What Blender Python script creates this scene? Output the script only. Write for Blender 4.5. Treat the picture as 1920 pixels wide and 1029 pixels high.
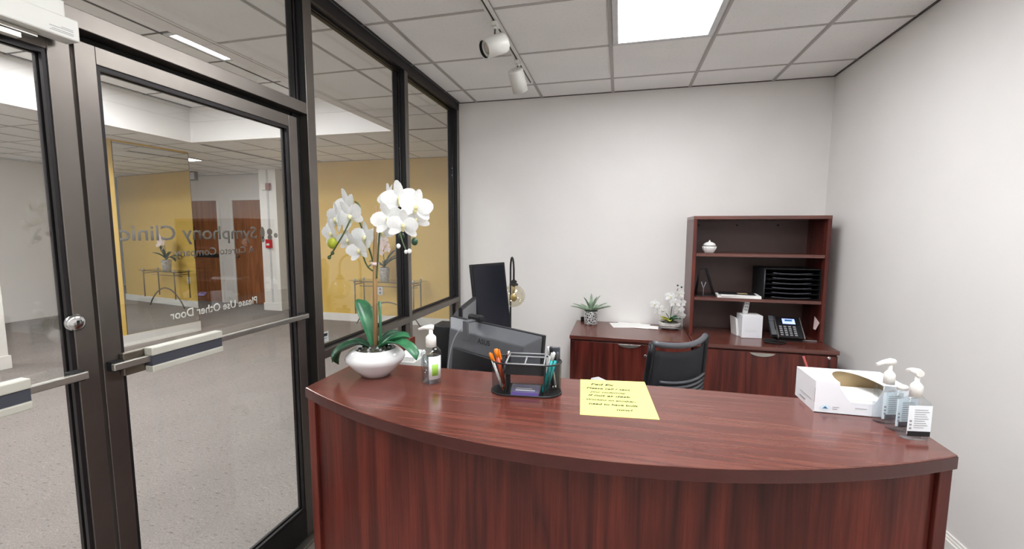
import bpy, bmesh, math, random
from mathutils import Vector, Matrix, Euler
random.seed(7)
for o in list(bpy.data.objects): bpy.data.objects.remove(o)
SC = bpy.context.scene
COL = SC.collection
PI = math.pi
R = math.radians

# ------------------------------------------------------------------ camera
cd = bpy.data.cameras.new('camera'); cam = bpy.data.objects.new('camera', cd); COL.objects.link(cam)
cd.sensor_fit = 'HORIZONTAL'; cd.sensor_width = 36.0; cd.lens = 36.0 * 809.914 / 1920.0
cd.clip_start = 0.02
yw, pt, rl = R(13.891), R(5.6453), R(0.1913)
fwd = Vector((-math.sin(yw)*math.cos(pt), math.cos(yw)*math.cos(pt), -math.sin(pt)))
rgt = Vector((math.cos(yw), math.sin(yw), 0)); upv = rgt.cross(fwd)
r2 = rgt*math.cos(rl) + upv*math.sin(rl); u2 = -rgt*math.sin(rl) + upv*math.cos(rl)
cam.matrix_world = Matrix(((r2.x, u2.x, -fwd.x, 0), (r2.y, u2.y, -fwd.y, 0), (r2.z, u2.z, -fwd.z, 1.56), (0, 0, 0, 1)))
SC.camera = cam

# ------------------------------------------------------------------ world, exposure
wd = bpy.data.worlds.new('world'); SC.world = wd; wd.use_nodes = True
wd.node_tree.nodes['Background'].inputs[0].default_value = (0.9, 0.95, 1.0, 1)
wd.node_tree.nodes['Background'].inputs[1].default_value = 0.05
vs = SC.view_settings
vs.view_transform = 'Standard'; vs.look = 'None'; vs.gamma = 1.0; vs.use_curve_mapping = False
vs.exposure = 0.96
ROOM_LIGHT = 11.0      # radiance of the fluorescent diffusers
LOBBY_LIGHT = 16.0
TRAY_LIGHT = 26.0

# key dimensions
ZC = 2.7415            # ceiling of the room and low ceiling of the lobby
ZT = 3.19              # raised lobby ceiling
YB, XR, XG, YR = 3.9014, 1.5583, -1.476, -2.4
T = 0.6096
GX, GY = -1.3045, 3.5533   # ceiling grid origin

# ------------------------------------------------------------------ materials
def srgb(r, g, b):
    f = lambda c: (c/255/12.92) if c/255 <= 0.04045 else ((c/255+0.055)/1.055)**2.4
    return (f(r), f(g), f(b), 1)
def mk(name):
    m = bpy.data.materials.new(name); m.use_nodes = True
    nt = m.node_tree
    return m, nt, nt.nodes['Principled BSDF']
def L(nt, a, b): nt.links.new(a, b)
def noise(nt, scale, detail=3, mapping=None, rough=.55, dist=0.0):
    tc = nt.nodes.new('ShaderNodeTexCoord'); mp = nt.nodes.new('ShaderNodeMapping'); n = nt.nodes.new('ShaderNodeTexNoise')
    L(nt, tc.outputs['Object'], mp.inputs[0]); L(nt, mp.outputs[0], n.inputs['Vector'])
    if mapping: mp.inputs['Scale'].default_value = mapping
    n.inputs['Scale'].default_value = scale; n.inputs['Detail'].default_value = detail
    n.inputs['Roughness'].default_value = rough; n.inputs['Distortion'].default_value = dist
    return n
def ramp(nt, fac, stops):
    r = nt.nodes.new('ShaderNodeValToRGB'); L(nt, fac, r.inputs[0])
    e = r.color_ramp.elements
    while len(e) < len(stops): e.new(0.5)
    for el, (p, c) in zip(e, stops): el.position = p; el.color = c
    return r
def bump(nt, b, h, strength, dist=0.002):
    n = nt.nodes.new('ShaderNodeBump'); n.inputs['Strength'].default_value = strength; n.inputs['Distance'].default_value = dist
    L(nt, h, n.inputs['Height']); L(nt, n.outputs[0], b.inputs['Normal'])
def plain(name, rgb, rough=.5, metal=0.0, var=0.06, scale=12, bmp=0.0, spec=.5, **kw):
    m, nt, b = mk(name)
    c = srgb(*rgb)
    n = noise(nt, scale, 3)
    lo = tuple(max(0, x*(1-var)) for x in c[:3])+(1,); hi = tuple(min(1, x*(1+var)) for x in c[:3])+(1,)
    r = ramp(nt, n.outputs[0], [(0.3, lo), (0.7, hi)])
    L(nt, r.outputs[0], b.inputs['Base Color'])
    b.inputs['Roughness'].default_value = rough; b.inputs['Metallic'].default_value = metal
    b.inputs['Specular IOR Level'].default_value = spec
    for k, v in kw.items(): b.inputs[k].default_value = v
    if bmp: bump(nt, b, n.outputs[0], bmp)
    return m
def wood(name, dark, mid, light, axis, rough=.3, k=1.0, spec=.5, line=.75):
    m, nt, b = mk(name)
    s = [9*k, 9*k, 9*k]; s[axis] = 0.55*k
    n1 = noise(nt, 1.0, 2, tuple(s), .45, .35)                   # slow figure
    wv = nt.nodes.new('ShaderNodeMath'); wv.operation = 'MULTIPLY'; wv.inputs[1].default_value = 9.0
    fr_ = nt.nodes.new('ShaderNodeMath'); fr_.operation = 'PINGPONG'; fr_.inputs[1].default_value = 1.0
    L(nt, n1.outputs[0], wv.inputs[0]); L(nt, wv.outputs[0], fr_.inputs[0])   # contour lines of the figure: cathedral grain
    s2 = [150*k, 150*k, 150*k]; s2[axis] = 4.0*k
    n2 = noise(nt, 1.0, 3, tuple(s2), .65)
    s3 = [30*k, 30*k, 30*k]; s3[axis] = 0.7*k
    n3 = noise(nt, 1.0, 3, tuple(s3), .6)
    mixf = nt.nodes.new('ShaderNodeMix'); mixf.data_type = 'FLOAT'; mixf.inputs[0].default_value = .62
    L(nt, fr_.outputs[0], mixf.inputs[2]); L(nt, n3.outputs[0], mixf.inputs[3])
    r1 = ramp(nt, mixf.outputs[0], [(0.22, srgb(*dark)), (0.50, srgb(*mid)), (0.78, srgb(*light))])
    r2_ = ramp(nt, n2.outputs[0], [(0.34, (.58, .52, .52, 1)), (0.58, (1, 1, 1, 1))])
    mx = nt.nodes.new('ShaderNodeMix'); mx.data_type = 'RGBA'; mx.blend_type = 'MULTIPLY'; mx.inputs[0].default_value = line
    L(nt, r1.outputs[0], mx.inputs[6]); L(nt, r2_.outputs[0], mx.inputs[7]); L(nt, mx.outputs[2], b.inputs['Base Color'])
    b.inputs['Roughness'].default_value = rough; b.inputs['Specular IOR Level'].default_value = spec
    bump(nt, b, n2.outputs[0], .03, .001)
    return m
def glassmat(name, tint=(1, 1, 1), refl=1.0, f0=0.045):
    m = bpy.data.materials.new(name); m.use_nodes = True; nt = m.node_tree
    nt.nodes.remove(nt.nodes['Principled BSDF']); out = nt.nodes['Material Output']
    lw = nt.nodes.new('ShaderNodeLayerWeight'); lw.inputs[0].default_value = .5
    pw = nt.nodes.new('ShaderNodeMath'); pw.operation = 'POWER'; pw.inputs[1].default_value = 5
    ml = nt.nodes.new('ShaderNodeMath'); ml.operation = 'MULTIPLY_ADD'; ml.inputs[1].default_value = 1-f0; ml.inputs[2].default_value = f0
    tr = nt.nodes.new('ShaderNodeBsdfTransparent'); tr.inputs[0].default_value = (*tint, 1)
    gl = nt.nodes.new('ShaderNodeBsdfGlossy'); gl.inputs['Roughness'].default_value = 0.0
    mx = nt.nodes.new('ShaderNodeMixShader')
    L(nt, lw.outputs['Facing'], pw.inputs[0]); L(nt, pw.outputs[0], ml.inputs[0]); L(nt, ml.outputs[0], mx.inputs[0])
    L(nt, tr.outputs[0], mx.inputs[1]); L(nt, gl.outputs[0], mx.inputs[2]); L(nt, mx.outputs[0], out.inputs[0])
    return m
def emit(name, rgb, s):
    m, nt, b = mk(name)
    b.inputs['Base Color'].default_value = (.8, .8, .8, 1)
    b.inputs['Emission Color'].default_value = srgb(*rgb); b.inputs['Emission Strength'].default_value = s
    return m
def carpet(name):
    m, nt, b = mk(name)
    n1 = noise(nt, 110, 4, None, .7); n2 = noise(nt, 3.0, 3); n3 = noise(nt, 1.0, 1, (24, 75, 24), .4, .3)
    mp = n3.inputs['Vector'].links[0].from_node; mp.inputs['Rotation'].default_value = (0, 0, R(20))
    r1 = ramp(nt, n1.outputs[0], [(0.3, srgb(128, 121, 117)), (0.7, srgb(166, 159, 154))])
    r2_ = ramp(nt, n2.outputs[0], [(0.3, (.92, .92, .92, 1)), (0.7, (1, 1, 1, 1))])
    r3 = ramp(nt, n3.outputs[0], [(0.26, (.66, .65, .64, 1)), (0.36, (1, 1, 1, 1)), (0.64, (1, 1, 1, 1)), (0.74, (1.22, 1.2, 1.19, 1))])
    mx = nt.nodes.new('ShaderNodeMix'); mx.data_type = 'RGBA'; mx.blend_type = 'MULTIPLY'; mx.inputs[0].default_value = 1
    mx2 = nt.nodes.new('ShaderNodeMix'); mx2.data_type = 'RGBA'; mx2.blend_type = 'MULTIPLY'; mx2.inputs[0].default_value = 1
    L(nt, r1.outputs[0], mx.inputs[6]); L(nt, r2_.outputs[0], mx.inputs[7]); L(nt, mx.outputs[2], mx2.inputs[6]); L(nt, r3.outputs[0], mx2.inputs[7])
    L(nt, mx2.outputs[2], b.inputs['Base Color']); b.inputs['Roughness'].default_value = .95; b.inputs['Specular IOR Level'].default_value = .1
    bump(nt, b, n3.outputs[0], .4, .006)
    return m
def ceiltile(name, rgb):
    m, nt, b = mk(name)
    n = noise(nt, 60, 3, None, .7); n2 = noise(nt, 2, 2)
    c = srgb(*rgb)
    r1 = ramp(nt, n.outputs[0], [(.28, tuple(x*.86 for x in c[:3])+(1,)), (.42, c)])
    r2_ = ramp(nt, n2.outputs[0], [(.3, (.95, .95, .95, 1)), (.7, (1, 1, 1, 1))])
    mx = nt.nodes.new('ShaderNodeMix'); mx.data_type = 'RGBA'; mx.blend_type = 'MULTIPLY'; mx.inputs[0].default_value = 1
    L(nt, r1.outputs[0], mx.inputs[6]); L(nt, r2_.outputs[0], mx.inputs[7]); L(nt, mx.outputs[2], b.inputs['Base Color'])
    b.inputs['Roughness'].default_value = .95; b.inputs['Specular IOR Level'].default_value = .1
    bump(nt, b, n.outputs[0], .15, .001)
    return m
def meshscreen(name, rgb, cell, axes='xz'):
    m, nt, b = mk(name); out = nt.nodes['Material Output']
    b.inputs['Base Color'].default_value = srgb(*rgb); b.inputs['Roughness'].default_value = .45; b.inputs['Metallic'].default_value = .3
    tc = nt.nodes.new('ShaderNodeTexCoord'); ck = nt.nodes.new('ShaderNodeTexVoronoi')
    ck.inputs['Scale'].default_value = 1/cell; ck.inputs['Randomness'].default_value = 0.0
    L(nt, tc.outputs['Object'], ck.inputs['Vector'])
    lt = nt.nodes.new('ShaderNodeMath'); lt.operation = 'LESS_THAN'; lt.inputs[1].default_value = .54
    L(nt, ck.outputs['Distance'], lt.inputs[0])
    tr = nt.nodes.new('ShaderNodeBsdfTransparent'); mx = nt.nodes.new('ShaderNodeMixShader')
    L(nt, lt.outputs[0], mx.inputs[0]); L(nt, b.outputs[0], mx.inputs[1]); L(nt, tr.outputs[0], mx.inputs[2]); L(nt, mx.outputs[0], out.inputs[0])
    return m
def leafmat(name, a, b_, rough=.4):
    m, nt, b = mk(name)
    n = noise(nt, 25, 3)
    r = ramp(nt, n.outputs[0], [(.3, srgb(*a)), (.7, srgb(*b_))])
    L(nt, r.outputs[0], b.inputs['Base Color']); b.inputs['Roughness'].default_value = rough
    return m

M = {}
M['wall'] = plain('wall_paint', (229, 226, 223), .85, var=.015, scale=3, spec=.2)
M['lobwall'] = plain('lobby_white_paint', (233, 230, 227), .8, var=.015, scale=3, spec=.2)
M['yellow'] = plain('yellow_paint', (224, 188, 100), .75, var=.03, scale=2, spec=.25)
M['white'] = plain('white_trim', (238, 236, 231), .5, var=.02)
M['tile'] = ceiltile('ceiling_tile', (240, 239, 237))
M['bar'] = plain('grid_metal', (176, 172, 168), .5, var=.03)
M['darkbar'] = plain('dark_grid_and_gap_shade', (70, 64, 60), .5, var=.05)  # tray grid colour; also paints the shadow gap along ceiling edges
M['slab'] = plain('ceiling_void', (70, 66, 62), .9)
M['carpet'] = carpet('carpet')
M['bronze'] = plain('bronze_anodised', (120, 114, 108), .33, .88, var=.08, scale=6)
M['bronzedark'] = plain('bronze_dark', (34, 30, 32), .42, .4, var=.15, scale=10)
M['gasket'] = plain('recess_shade_black', (10, 10, 12), .7)  # black that paints shade in the frame recesses
M['glass'] = glassmat('clear_glass', (.95, .96, .95), f0=.085)
M['alu'] = plain('brushed_aluminium', (190, 188, 180), .32, .9, var=.05, scale=20)
M['chrome'] = plain('chrome', (215, 215, 215), .15, 1.0, var=.02)
M['offwhite'] = plain('offwhite_metal', (224, 224, 218), .45, .1, var=.02)
M['cream'] = plain('cream_metal', (198, 196, 184), .4, .2, var=.03)
M['wood_v'] = wood('mahogany_vertical', (60, 23, 20), (96, 39, 31), (116, 51, 38), 2, k=1.0)
M['wood_x'] = wood('mahogany_lengthwise', (88, 45, 38), (104, 55, 46), (116, 66, 55), 0, rough=.20, k=2.2, spec=.9, line=.42)
M['wood_y'] = wood('mahogany_deep', (66, 28, 24), (98, 44, 34), (120, 60, 46), 1, rough=.3)
M['woodback'] = plain('dark_brown_back', (82, 62, 58), .45, var=.1, scale=5)
M['edge'] = plain('mahogany_edge', (70, 31, 27), .35, var=.12, scale=20)
M['black'] = plain('black_plastic', (22, 23, 27), .42, var=.1)
M['blackmat'] = plain('black_matte', (16, 16, 18), .7, var=.1)
M['screen'] = plain('dark_screen', (24, 27, 36), .22, var=.1, scale=3)
M['monback'] = plain('grey_black_plastic', (92, 94, 98), .34, var=.06)
M['greyscreen'] = plain('screen_sheen_grey', (112, 114, 116), .3, var=.05, scale=3)  # grey stands in for the white wall mirrored on the screen
M['ceramic'] = plain('white_ceramic', (224, 223, 223), .12, var=.01, scale=3)
M['petal'] = leafmat('white_petal', (226, 227, 224), (238, 239, 238), .55)
M['petalpink'] = leafmat('pink_white_petal', (222, 190, 190), (248, 234, 230), .55)
M['lip'] = leafmat('pale_yellow_lip', (214, 208, 140), (240, 236, 200), .5)
M['leaf'] = leafmat('orchid_leaf', (28, 78, 52), (62, 128, 84), .35)
M['leafdark'] = leafmat('dark_leaf', (20, 48, 34), (44, 84, 58), .35)
M['stem'] = leafmat('green_stem', (48, 66, 40), (88, 104, 60), .5)
M['stake'] = wood('cane_stake', (112, 82, 50), (170, 136, 92), (198, 168, 122), 2, .6, 1.5)
M['moss'] = plain('dark_moss', (66, 66, 54), .95, var=.6, scale=60, bmp=.5)
M['bud'] = leafmat('yellow_green_bud', (150, 160, 40), (206, 206, 70), .5)
M['succ'] = leafmat('grey_green_succulent', (98, 124, 104), (158, 178, 152), .5)
M['paper'] = plain('white_paper', (244, 243, 240), .8, var=.015)
M['card'] = plain('brown_cardboard', (196, 172, 132), .85, var=.06)
M['boxwhite'] = plain('white_carton', (236, 237, 241), .6, var=.015)
M['yellowpaper'] = plain('yellow_paper', (222, 223, 128), .8, var=.02)
M['ink'] = plain('pen_ink', (44, 42, 22), .8)
M['inkdark'] = plain('dark_ink', (34, 32, 20), .8)
M['grey'] = plain('grey_plastic', (150, 150, 152), .45)
M['lightgrey'] = plain('light_grey_plastic', (206, 207, 208), .4)
M['greyprint'] = plain('grey_film', (120, 114, 108), .7)
M['whiteprint'] = plain('white_film', (226, 224, 218), .7)
M['teal'] = plain('teal_plastic', (24, 158, 160), .25)
M['orange'] = plain('orange_plastic', (238, 128, 24), .3)
M['rust'] = plain('rust_orange_plastic', (186, 74, 30), .3)
M['blue'] = plain('blue_print', (52, 112, 160), .4)
M['purple'] = plain('purple_paper', (96, 76, 148), .7)
M['pinknote'] = plain('pink_paper', (246, 216, 214), .8)
M['red'] = plain('red_plastic', (196, 22, 34), .35)
M['label'] = plain('white_label', (236, 240, 243), .5, var=.02)
M['labelgreen'] = plain('green_label', (150, 196, 72), .5)
M['labelblue'] = plain('pale_blue_label', (224, 236, 242), .5)
M['mesh'] = meshscreen('black_wire_mesh', (26, 26, 28), .0026)
M['chairmesh'] = plain('chair_mesh', (42, 43, 48), .75, var=.15, scale=150)
M['mirror'] = plain('mirror_silver', (232, 234, 232), .01, 1.0, var=.0)
M['walnut'] = wood('walnut_door', (126, 72, 34), (150, 90, 44), (166, 106, 56), 2, .45)
M['steel'] = plain('brushed_steel', (120, 112, 100), .35, .8)
M['blinds'] = plain('grey_blinds', (150, 152, 158), .7, var=.05)
M['windowdark'] = plain('dark_glazing', (70, 72, 80), .2)
M['gel'] = glassmat('clear_gel', (.93, .95, .96), f0=.06)
M['globe'] = glassmat('amber_globe_glass', (.93, .9, .8), f0=.14)
M['filament'] = plain('champagne_bulb', (206, 186, 130), .25, .4)
M['potpat'] = None
def patterned():
    m, nt, b = mk('black_white_patterned_pot')
    tc = nt.nodes.new('ShaderNodeTexCoord'); v = nt.nodes.new('ShaderNodeTexVoronoi'); v.feature = 'DISTANCE_TO_EDGE'
    v.inputs['Scale'].default_value = 60; L(nt, tc.outputs['Object'], v.inputs['Vector'])
    r = ramp(nt, v.outputs['Distance'], [(.10, srgb(200, 200, 198)), (.2, srgb(44, 44, 46))]); L(nt, r.outputs[0], b.inputs['Base Color'])
    b.inputs['Roughness'].default_value = .4
    return m
M['potpat'] = patterned()
M['stonebowl'] = plain('banded_grey_stone', (196, 192, 186), .6, var=.35, scale=30)
M['lamp'] = emit('room_diffuser', (250, 252, 255), ROOM_LIGHT)
M['lamplobby'] = emit('lobby_diffuser', (250, 252, 255), LOBBY_LIGHT)
M['lamptray'] = emit('tray_diffuser', (252, 252, 255), TRAY_LIGHT)
M['lcd'] = emit('phone_screen', (70, 110, 235), .8)
M['lens'] = plain('spot_lens', (196, 188, 178), .2)
M['doorwin'] = plain('pale_door_glass', (238, 238, 234), .2)

# ------------------------------------------------------------------ mesh helpers
class MB:
    def __init__(s): s.v = []; s.f = []; s.sm = []
    def add(s, vs_, fs, smooth=False):
        o = len(s.v); s.v += [tuple(p) for p in vs_]
        for f in fs: s.f.append([i+o for i in f]); s.sm.append(smooth)
        return s
    def box(s, x0, x1, y0, y1, z0, z1, mat=None):
        p = [Vector(q) for q in ((x0,y0,z0),(x1,y0,z0),(x1,y1,z0),(x0,y1,z0),(x0,y0,z1),(x1,y0,z1),(x1,y1,z1),(x0,y1,z1))]
        if mat: p = [mat @ q for q in p]
        return s.add(p, [(3,2,1,0),(4,5,6,7),(0,1,5,4),(1,2,6,5),(2,3,7,6),(3,0,4,7)])
    def hexa(s, p8):
        return s.add(p8, [(3,2,1,0),(4,5,6,7),(0,1,5,4),(1,2,6,5),(2,3,7,6),(3,0,4,7)])
    def prism(s, pts, z0, z1, mat=None):   # polygon in xy extruded in z
        n = len(pts); p = [Vector((x, y, z0)) for x, y in pts] + [Vector((x, y, z1)) for x, y in pts]
        if mat: p = [mat @ q for q in p]
        return s.add(p, [list(range(n))[::-1], list(range(n, 2*n))] + [(i, (i+1) % n, n+(i+1) % n, n+i) for i in range(n)])
    def lathe(s, prof, n=24, mat=None, cap0=True, cap1=True, sx=1, sy=1):
        p = []; f = []
        for r, z in prof:
            for k in range(n):
                a = 2*PI*k/n; p.append(Vector((r*math.cos(a)*sx, r*math.sin(a)*sy, z)))
        if mat: p = [mat @ q for q in p]
        for j in range(len(prof)-1):
            for k in range(n): f.append((j*n+k, j*n+(k+1) % n, (j+1)*n+(k+1) % n, (j+1)*n+k))
        s.add(p, f, True)
        o = len(s.v)-len(p)
        if cap0: s.f.append([o+k for k in range(n)][::-1]); s.sm.append(False)
        if cap1: s.f.append([o+(len(prof)-1)*n+k for k in range(n)]); s.sm.append(False)
        return s
    def tube(s, pts, r, n=8, closed=False, radii=None):
        pts = [Vector(p) for p in pts]; m = len(pts); p = []; f = []
        prev = None
        for i, c in enumerate(pts):
            if closed: t = (pts[(i+1) % m]-pts[i-1]).normalized()
            else: t = (pts[min(i+1, m-1)]-pts[max(i-1, 0)]).normalized()
            if prev is None:
                a = Vector((0, 0, 1)) if abs(t.z) < .9 else Vector((1, 0, 0))
                u = t.cross(a).normalized()
            else: u = (prev - t*prev.dot(t)).normalized()
            prev = u; w = t.cross(u); rr = radii[i] if radii else r
            for k in range(n):
                a = 2*PI*k/n; p.append(c + u*math.cos(a)*rr + w*math.sin(a)*rr)
        e = m if closed else m-1
        for i in range(e):
            for k in range(n):
                j = (i+1) % m; f.append((i*n+k, i*n+(k+1) % n, j*n+(k+1) % n, j*n+k))
        s.add(p, f, True)
        if not closed:
            o = len(s.v)-len(p)
            s.f.append([o+k for k in range(n)][::-1]); s.sm.append(False)
            s.f.append([o+(m-1)*n+k for k in range(n)]); s.sm.append(False)
        return s
    def sphere(s, c, r, n=16, m=10, sc=(1, 1, 1)):
        prof = []
        p = []; f = []
        for j in range(1, m):
            t = PI*j/m
            for k in range(n):
                a = 2*PI*k/n; p.append((c[0]+r*sc[0]*math.sin(t)*math.cos(a), c[1]+r*sc[1]*math.sin(t)*math.sin(a), c[2]-r*sc[2]*math.cos(t)))
        p.append((c[0], c[1], c[2]-r*sc[2])); p.append((c[0], c[1], c[2]+r*sc[2])); b = (m-1)*n
        for j in range(m-2):
            for k in range(n): f.append((j*n+k, j*n+(k+1) % n, (j+1)*n+(k+1) % n, (j+1)*n+k))
        for k in range(n): f.append((b, (k+1) % n, k)); f.append((b+1, (m-2)*n+k, (m-2)*n+(k+1) % n))
        return s.add(p, f, True)
    def grid(s, rows, smooth=True):
        n = len(rows[0]); p = [q for r in rows for q in r]; f = []
        for j in range(len(rows)-1):
            for k in range(n-1): f.append((j*n+k, j*n+k+1, (j+1)*n+k+1, (j+1)*n+k))
        return s.add(p, f, smooth)
    def mesh(s, name):
        me = bpy.data.meshes.new(name); me.from_pydata(s.v, [], s.f); me.validate()
        if len(me.polygons) == len(s.sm): me.polygons.foreach_set('use_smooth', s.sm)
        me.update(); return me
    def build(s, name, mat, parent=None, bevel=0, solid=0, loc=None, rot=None):
        me = s.mesh(name); me.materials.append(M[mat] if isinstance(mat, str) else mat)
        o = bpy.data.objects.new(name, me); COL.objects.link(o)
        if parent: o.parent = parent
        if loc: o.location = loc
        if rot: o.rotation_euler = rot
        if solid:
            md = o.modifiers.new('solid', 'SOLIDIFY'); md.thickness = solid; md.offset = 0
        if bevel:
            md = o.modifiers.new('bevel', 'BEVEL'); md.width = bevel; md.segments = 2; md.limit_method = 'ANGLE'; md.angle_limit = R(40)
        return o
def box(name, mat, x0, x1, y0, y1, z0, z1, parent=None, bevel=0, **k):
    return MB().box(x0, x1, y0, y1, z0, z1).build(name, mat, parent, bevel, **k)
def tag(o, label, cat=None, group=None, kind=None):
    o['label'] = label
    if cat: o['category'] = cat
    if group: o['group'] = group
    if kind: o['kind'] = kind
    return o
def thing(name, label, cat, loc=(0, 0, 0), rz=0, group=None, kind=None, scale=None):
    o = bpy.data.objects.new(name, None); o.empty_display_size = .05; COL.objects.link(o)
    o.location = loc; o.rotation_euler = (0, 0, rz)
    if scale: o.scale = scale
    return tag(o, label, cat, group, kind)
def struct(o, label, cat): return tag(o, label, cat, None, 'structure')
def copy_part(o, parent, mw=None):
    c = o.copy(); COL.objects.link(c); c.parent = parent
    if mw is not None: c.matrix_local = mw
    return c
def dup(root, loc, rz, label, group=None):
    r = root.copy(); COL.objects.link(r); r.location = loc; r.rotation_euler = (0, 0, rz); r['label'] = label
    if group: r['group'] = group
    for ch in list(root.children):
        c = ch.copy(); COL.objects.link(c); c.parent = r
        for g in list(ch.children):
            d = g.copy(); COL.objects.link(d); d.parent = c
    return r
def text(name, body, mat, mw, parent=None, width=None, height=None, ext=.0004, shear=0.0, space=1.0, bold=0.0):
    cu = bpy.data.curves.new(name, 'FONT'); cu.body = body; cu.size = 1; cu.extrude = 0; cu.shear = shear; cu.space_character = space
    cu.resolution_u = 3; cu.offset = bold
    t = bpy.data.objects.new(name, cu); COL.objects.link(t)
    dg = bpy.context.evaluated_depsgraph_get(); me = bpy.data.meshes.new_from_object(t.evaluated_get(dg))
    bpy.data.objects.remove(t); bpy.data.curves.remove(cu)
    xs = [v.co.x for v in me.vertices]; ys = [v.co.y for v in me.vertices]
    w = max(xs)-min(xs); h = max(ys)-min(ys)
    k = (width/w) if width else (height/h)
    ky = (height/h) if height else k
    me.transform(Matrix.Diagonal((k, ky, 1, 1)) @ Matrix.Translation((-min(xs), 0, 0)))
    me.materials.clear(); me.materials.append(M[mat] if isinstance(mat, str) else mat)
    me.name = name
    o = bpy.data.objects.new(name, me); COL.objects.link(o)
    if parent: o.parent = parent
    o.matrix_local = mw
    md = o.modifiers.new('solid', 'SOLIDIFY'); md.thickness = ext; md.offset = 0
    return o
def frame(origin, ex, ey):
    ex = Vector(ex).normalized(); ey = Vector(ey).normalized(); ez = ex.cross(ey)
    o = Vector(origin)
    return Matrix(((ex.x, ey.x, ez.x, o.x), (ex.y, ey.y, ez.y, o.y), (ex.z, ey.z, ez.z, o.z), (0, 0, 0, 1)))
def bez(p0, p1, p2, p3, n=10):
    p0, p1, p2, p3 = map(Vector, (p0, p1, p2, p3)); out = []
    for i in range(n+1):
        t = i/n; out.append(p0*(1-t)**3 + p1*3*t*(1-t)**2 + p2*3*t*t*(1-t) + p3*t**3)
    return out

# ================================================================== STRUCTURE
struct(box('floor', 'carpet', -10.2, XR, YR, 8.3, -.1, 0), 'grey beige patterned carpet running through room and lobby', 'floor')
struct(box('wall_back', 'wall', XG-.1, XR+.12, YB, YB+.12, 0, ZC+.02), 'off-white painted wall behind the file cabinets', 'wall')
struct(box('wall_right', 'wall', XR, XR+.12, YR, YB, 0, ZC+.02), 'off-white painted wall on the right side of the room', 'wall')
struct(box('wall_rear', 'wall', XG-.1, XR+.12, YR-.12, YR, 0, ZC+.02), 'off-white wall at the rear of the reception room', 'wall')
def baseboard(name, label, pts_box, axis):
    x0, x1, y0, y1 = pts_box
    e = MB()
    if axis == 'y':   # runs along y on the +x wall (front face toward -x)
        e.box(x0, x1, y0, y1, 0, .118).box(x0+.006, x1, y0, y1, .118, .132).box(x0+.010, x1, y0, y1, .132, .145)
    else:
        e.box(x0, x1, y0, y1, 0, .118).box(x0, x1, y0+.006, y1, .118, .132).box(x0, x1, y0+.010, y1, .132, .145)
    return struct(e.build(name, 'white'), label, 'baseboard')
baseboard('baseboard_right', 'white moulded baseboard along the right wall', (XR-.018, XR, YR, YB), 'y')
baseboard('baseboard_back', 'white moulded baseboard along the back wall', (XG, XR-.018, YB-.018, YB), 'x')

# ---- ceilings: slab, lay-in tiles and grid bars
tile_cache = {}
def tile_mesh(w, d, mat):
    k = (round(w, 3), round(d, 3), mat)
    if k not in tile_cache:
        m = MB(); e = .006
        # tile with a small stepped edge
        m.prism([(-w/2, -d/2), (w/2, -d/2), (w/2, d/2), (-w/2, d/2)], .006, .016)
        m.prism([(-w/2+e, -d/2+e), (w/2-e, -d/2+e), (w/2-e, d/2-e), (-w/2+e, d/2-e)], .001, .0062)
        me = m.mesh('ceiling_tile'); me.materials.append(M[mat]); tile_cache[k] = me
    return tile_cache[k]
def ceiling(name, label, rects, z, holes=(), barmat='bar', margin=0.0):
    s = MB()
    for x0, x1, y0, y1 in rects: s.box(x0, x1, y0, y1, z+.018, z+.05)
    root = s.build(name, 'slab'); struct(root, label, 'ceiling')
    bw = .012
    for x0, x1, y0, y1 in rects:
        xs = [x0] + [GX+i*T for i in range(-16, 8) if x0+.03 < GX+i*T < x1-.03] + [x1]
        ys = [y0] + [GY+j*T for j in range(-12, 8) if y0+.03 < GY+j*T < y1-.03] + [y1]
        for a, b in zip(xs, xs[1:]):
            for c, d in zip(ys, ys[1:]):
                if any(h[0]-.02 < (a+b)/2 < h[1]+.02 and h[2]-.02 < (c+d)/2 < h[3]+.02 for h in holes): continue
                o = bpy.data.objects.new('ceiling_tile', tile_mesh(b-a-.004, d-c-.004, 'tile')); COL.objects.link(o)
                o.parent = root; o.location = ((a+b)/2, (c+d)/2, z)
        for a in xs[1:-1]:
            b_ = MB().box(a-bw, a+bw, y0, y1, z-.003, z+.0009); b_.box(a-.004, a+.004, y0, y1, z-.0055, z-.003); b_.build('grid_bar', barmat, root)
        for c in ys[1:-1]:
            for a, b in zip(xs, xs[1:]):
                if any(h[0]+.05 < (a+b)/2 < h[1]-.05 and h[2]+.05 < c < h[3]-.05 for h in holes): continue
                MB().box(a+bw if a != x0 else a, b-bw if b != x1 else b, c-bw*.8, c+bw*.8, z-.002, z+.0009).build('cross_bar', barmat, root)
        e = MB()
        for q in ((x0, x1, y0, y0+.018), (x0, x1, y1-.018, y1), (x0, x0+.018, y0, y1), (x1-.018, x1, y0, y1)):
            e.box(*q, z-.002, z+.0008)
        e.build('wall_angle_shade', 'darkbar', root)  # dark colour paints the shadow gap between ceiling and wall
    return root
def gx(i): return GX+i*T
def gy(j): return GY+j*T
room_l = [(gx(2), gx(3), gy(-3), gy(-1)), (gx(2), gx(3), gy(-6), gy(-4)), (gx(2), gx(3), gy(-9), gy(-7))]
ceiling('ceiling', 'white lay-in tile ceiling of the reception room', [(XG, XR, YR, YB)], ZC, room_l)
lob_l = [(gx(-10), gx(-9), gy(3), gy(4)), (gx(-12), gx(-11), gy(-5), gy(-3)), (gx(-2), gx(-1), gy(-8), gy(-6))]
ceiling('ceiling_lobby', 'low lay-in tile ceiling of the lobby beyond the glass', [(-2.62, XG-.1, YR, 4.75), (-5.63, XG-.1, 4.75, 6.55), (-10, -5.63, YR, 7.6)], ZC, lob_l)
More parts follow.
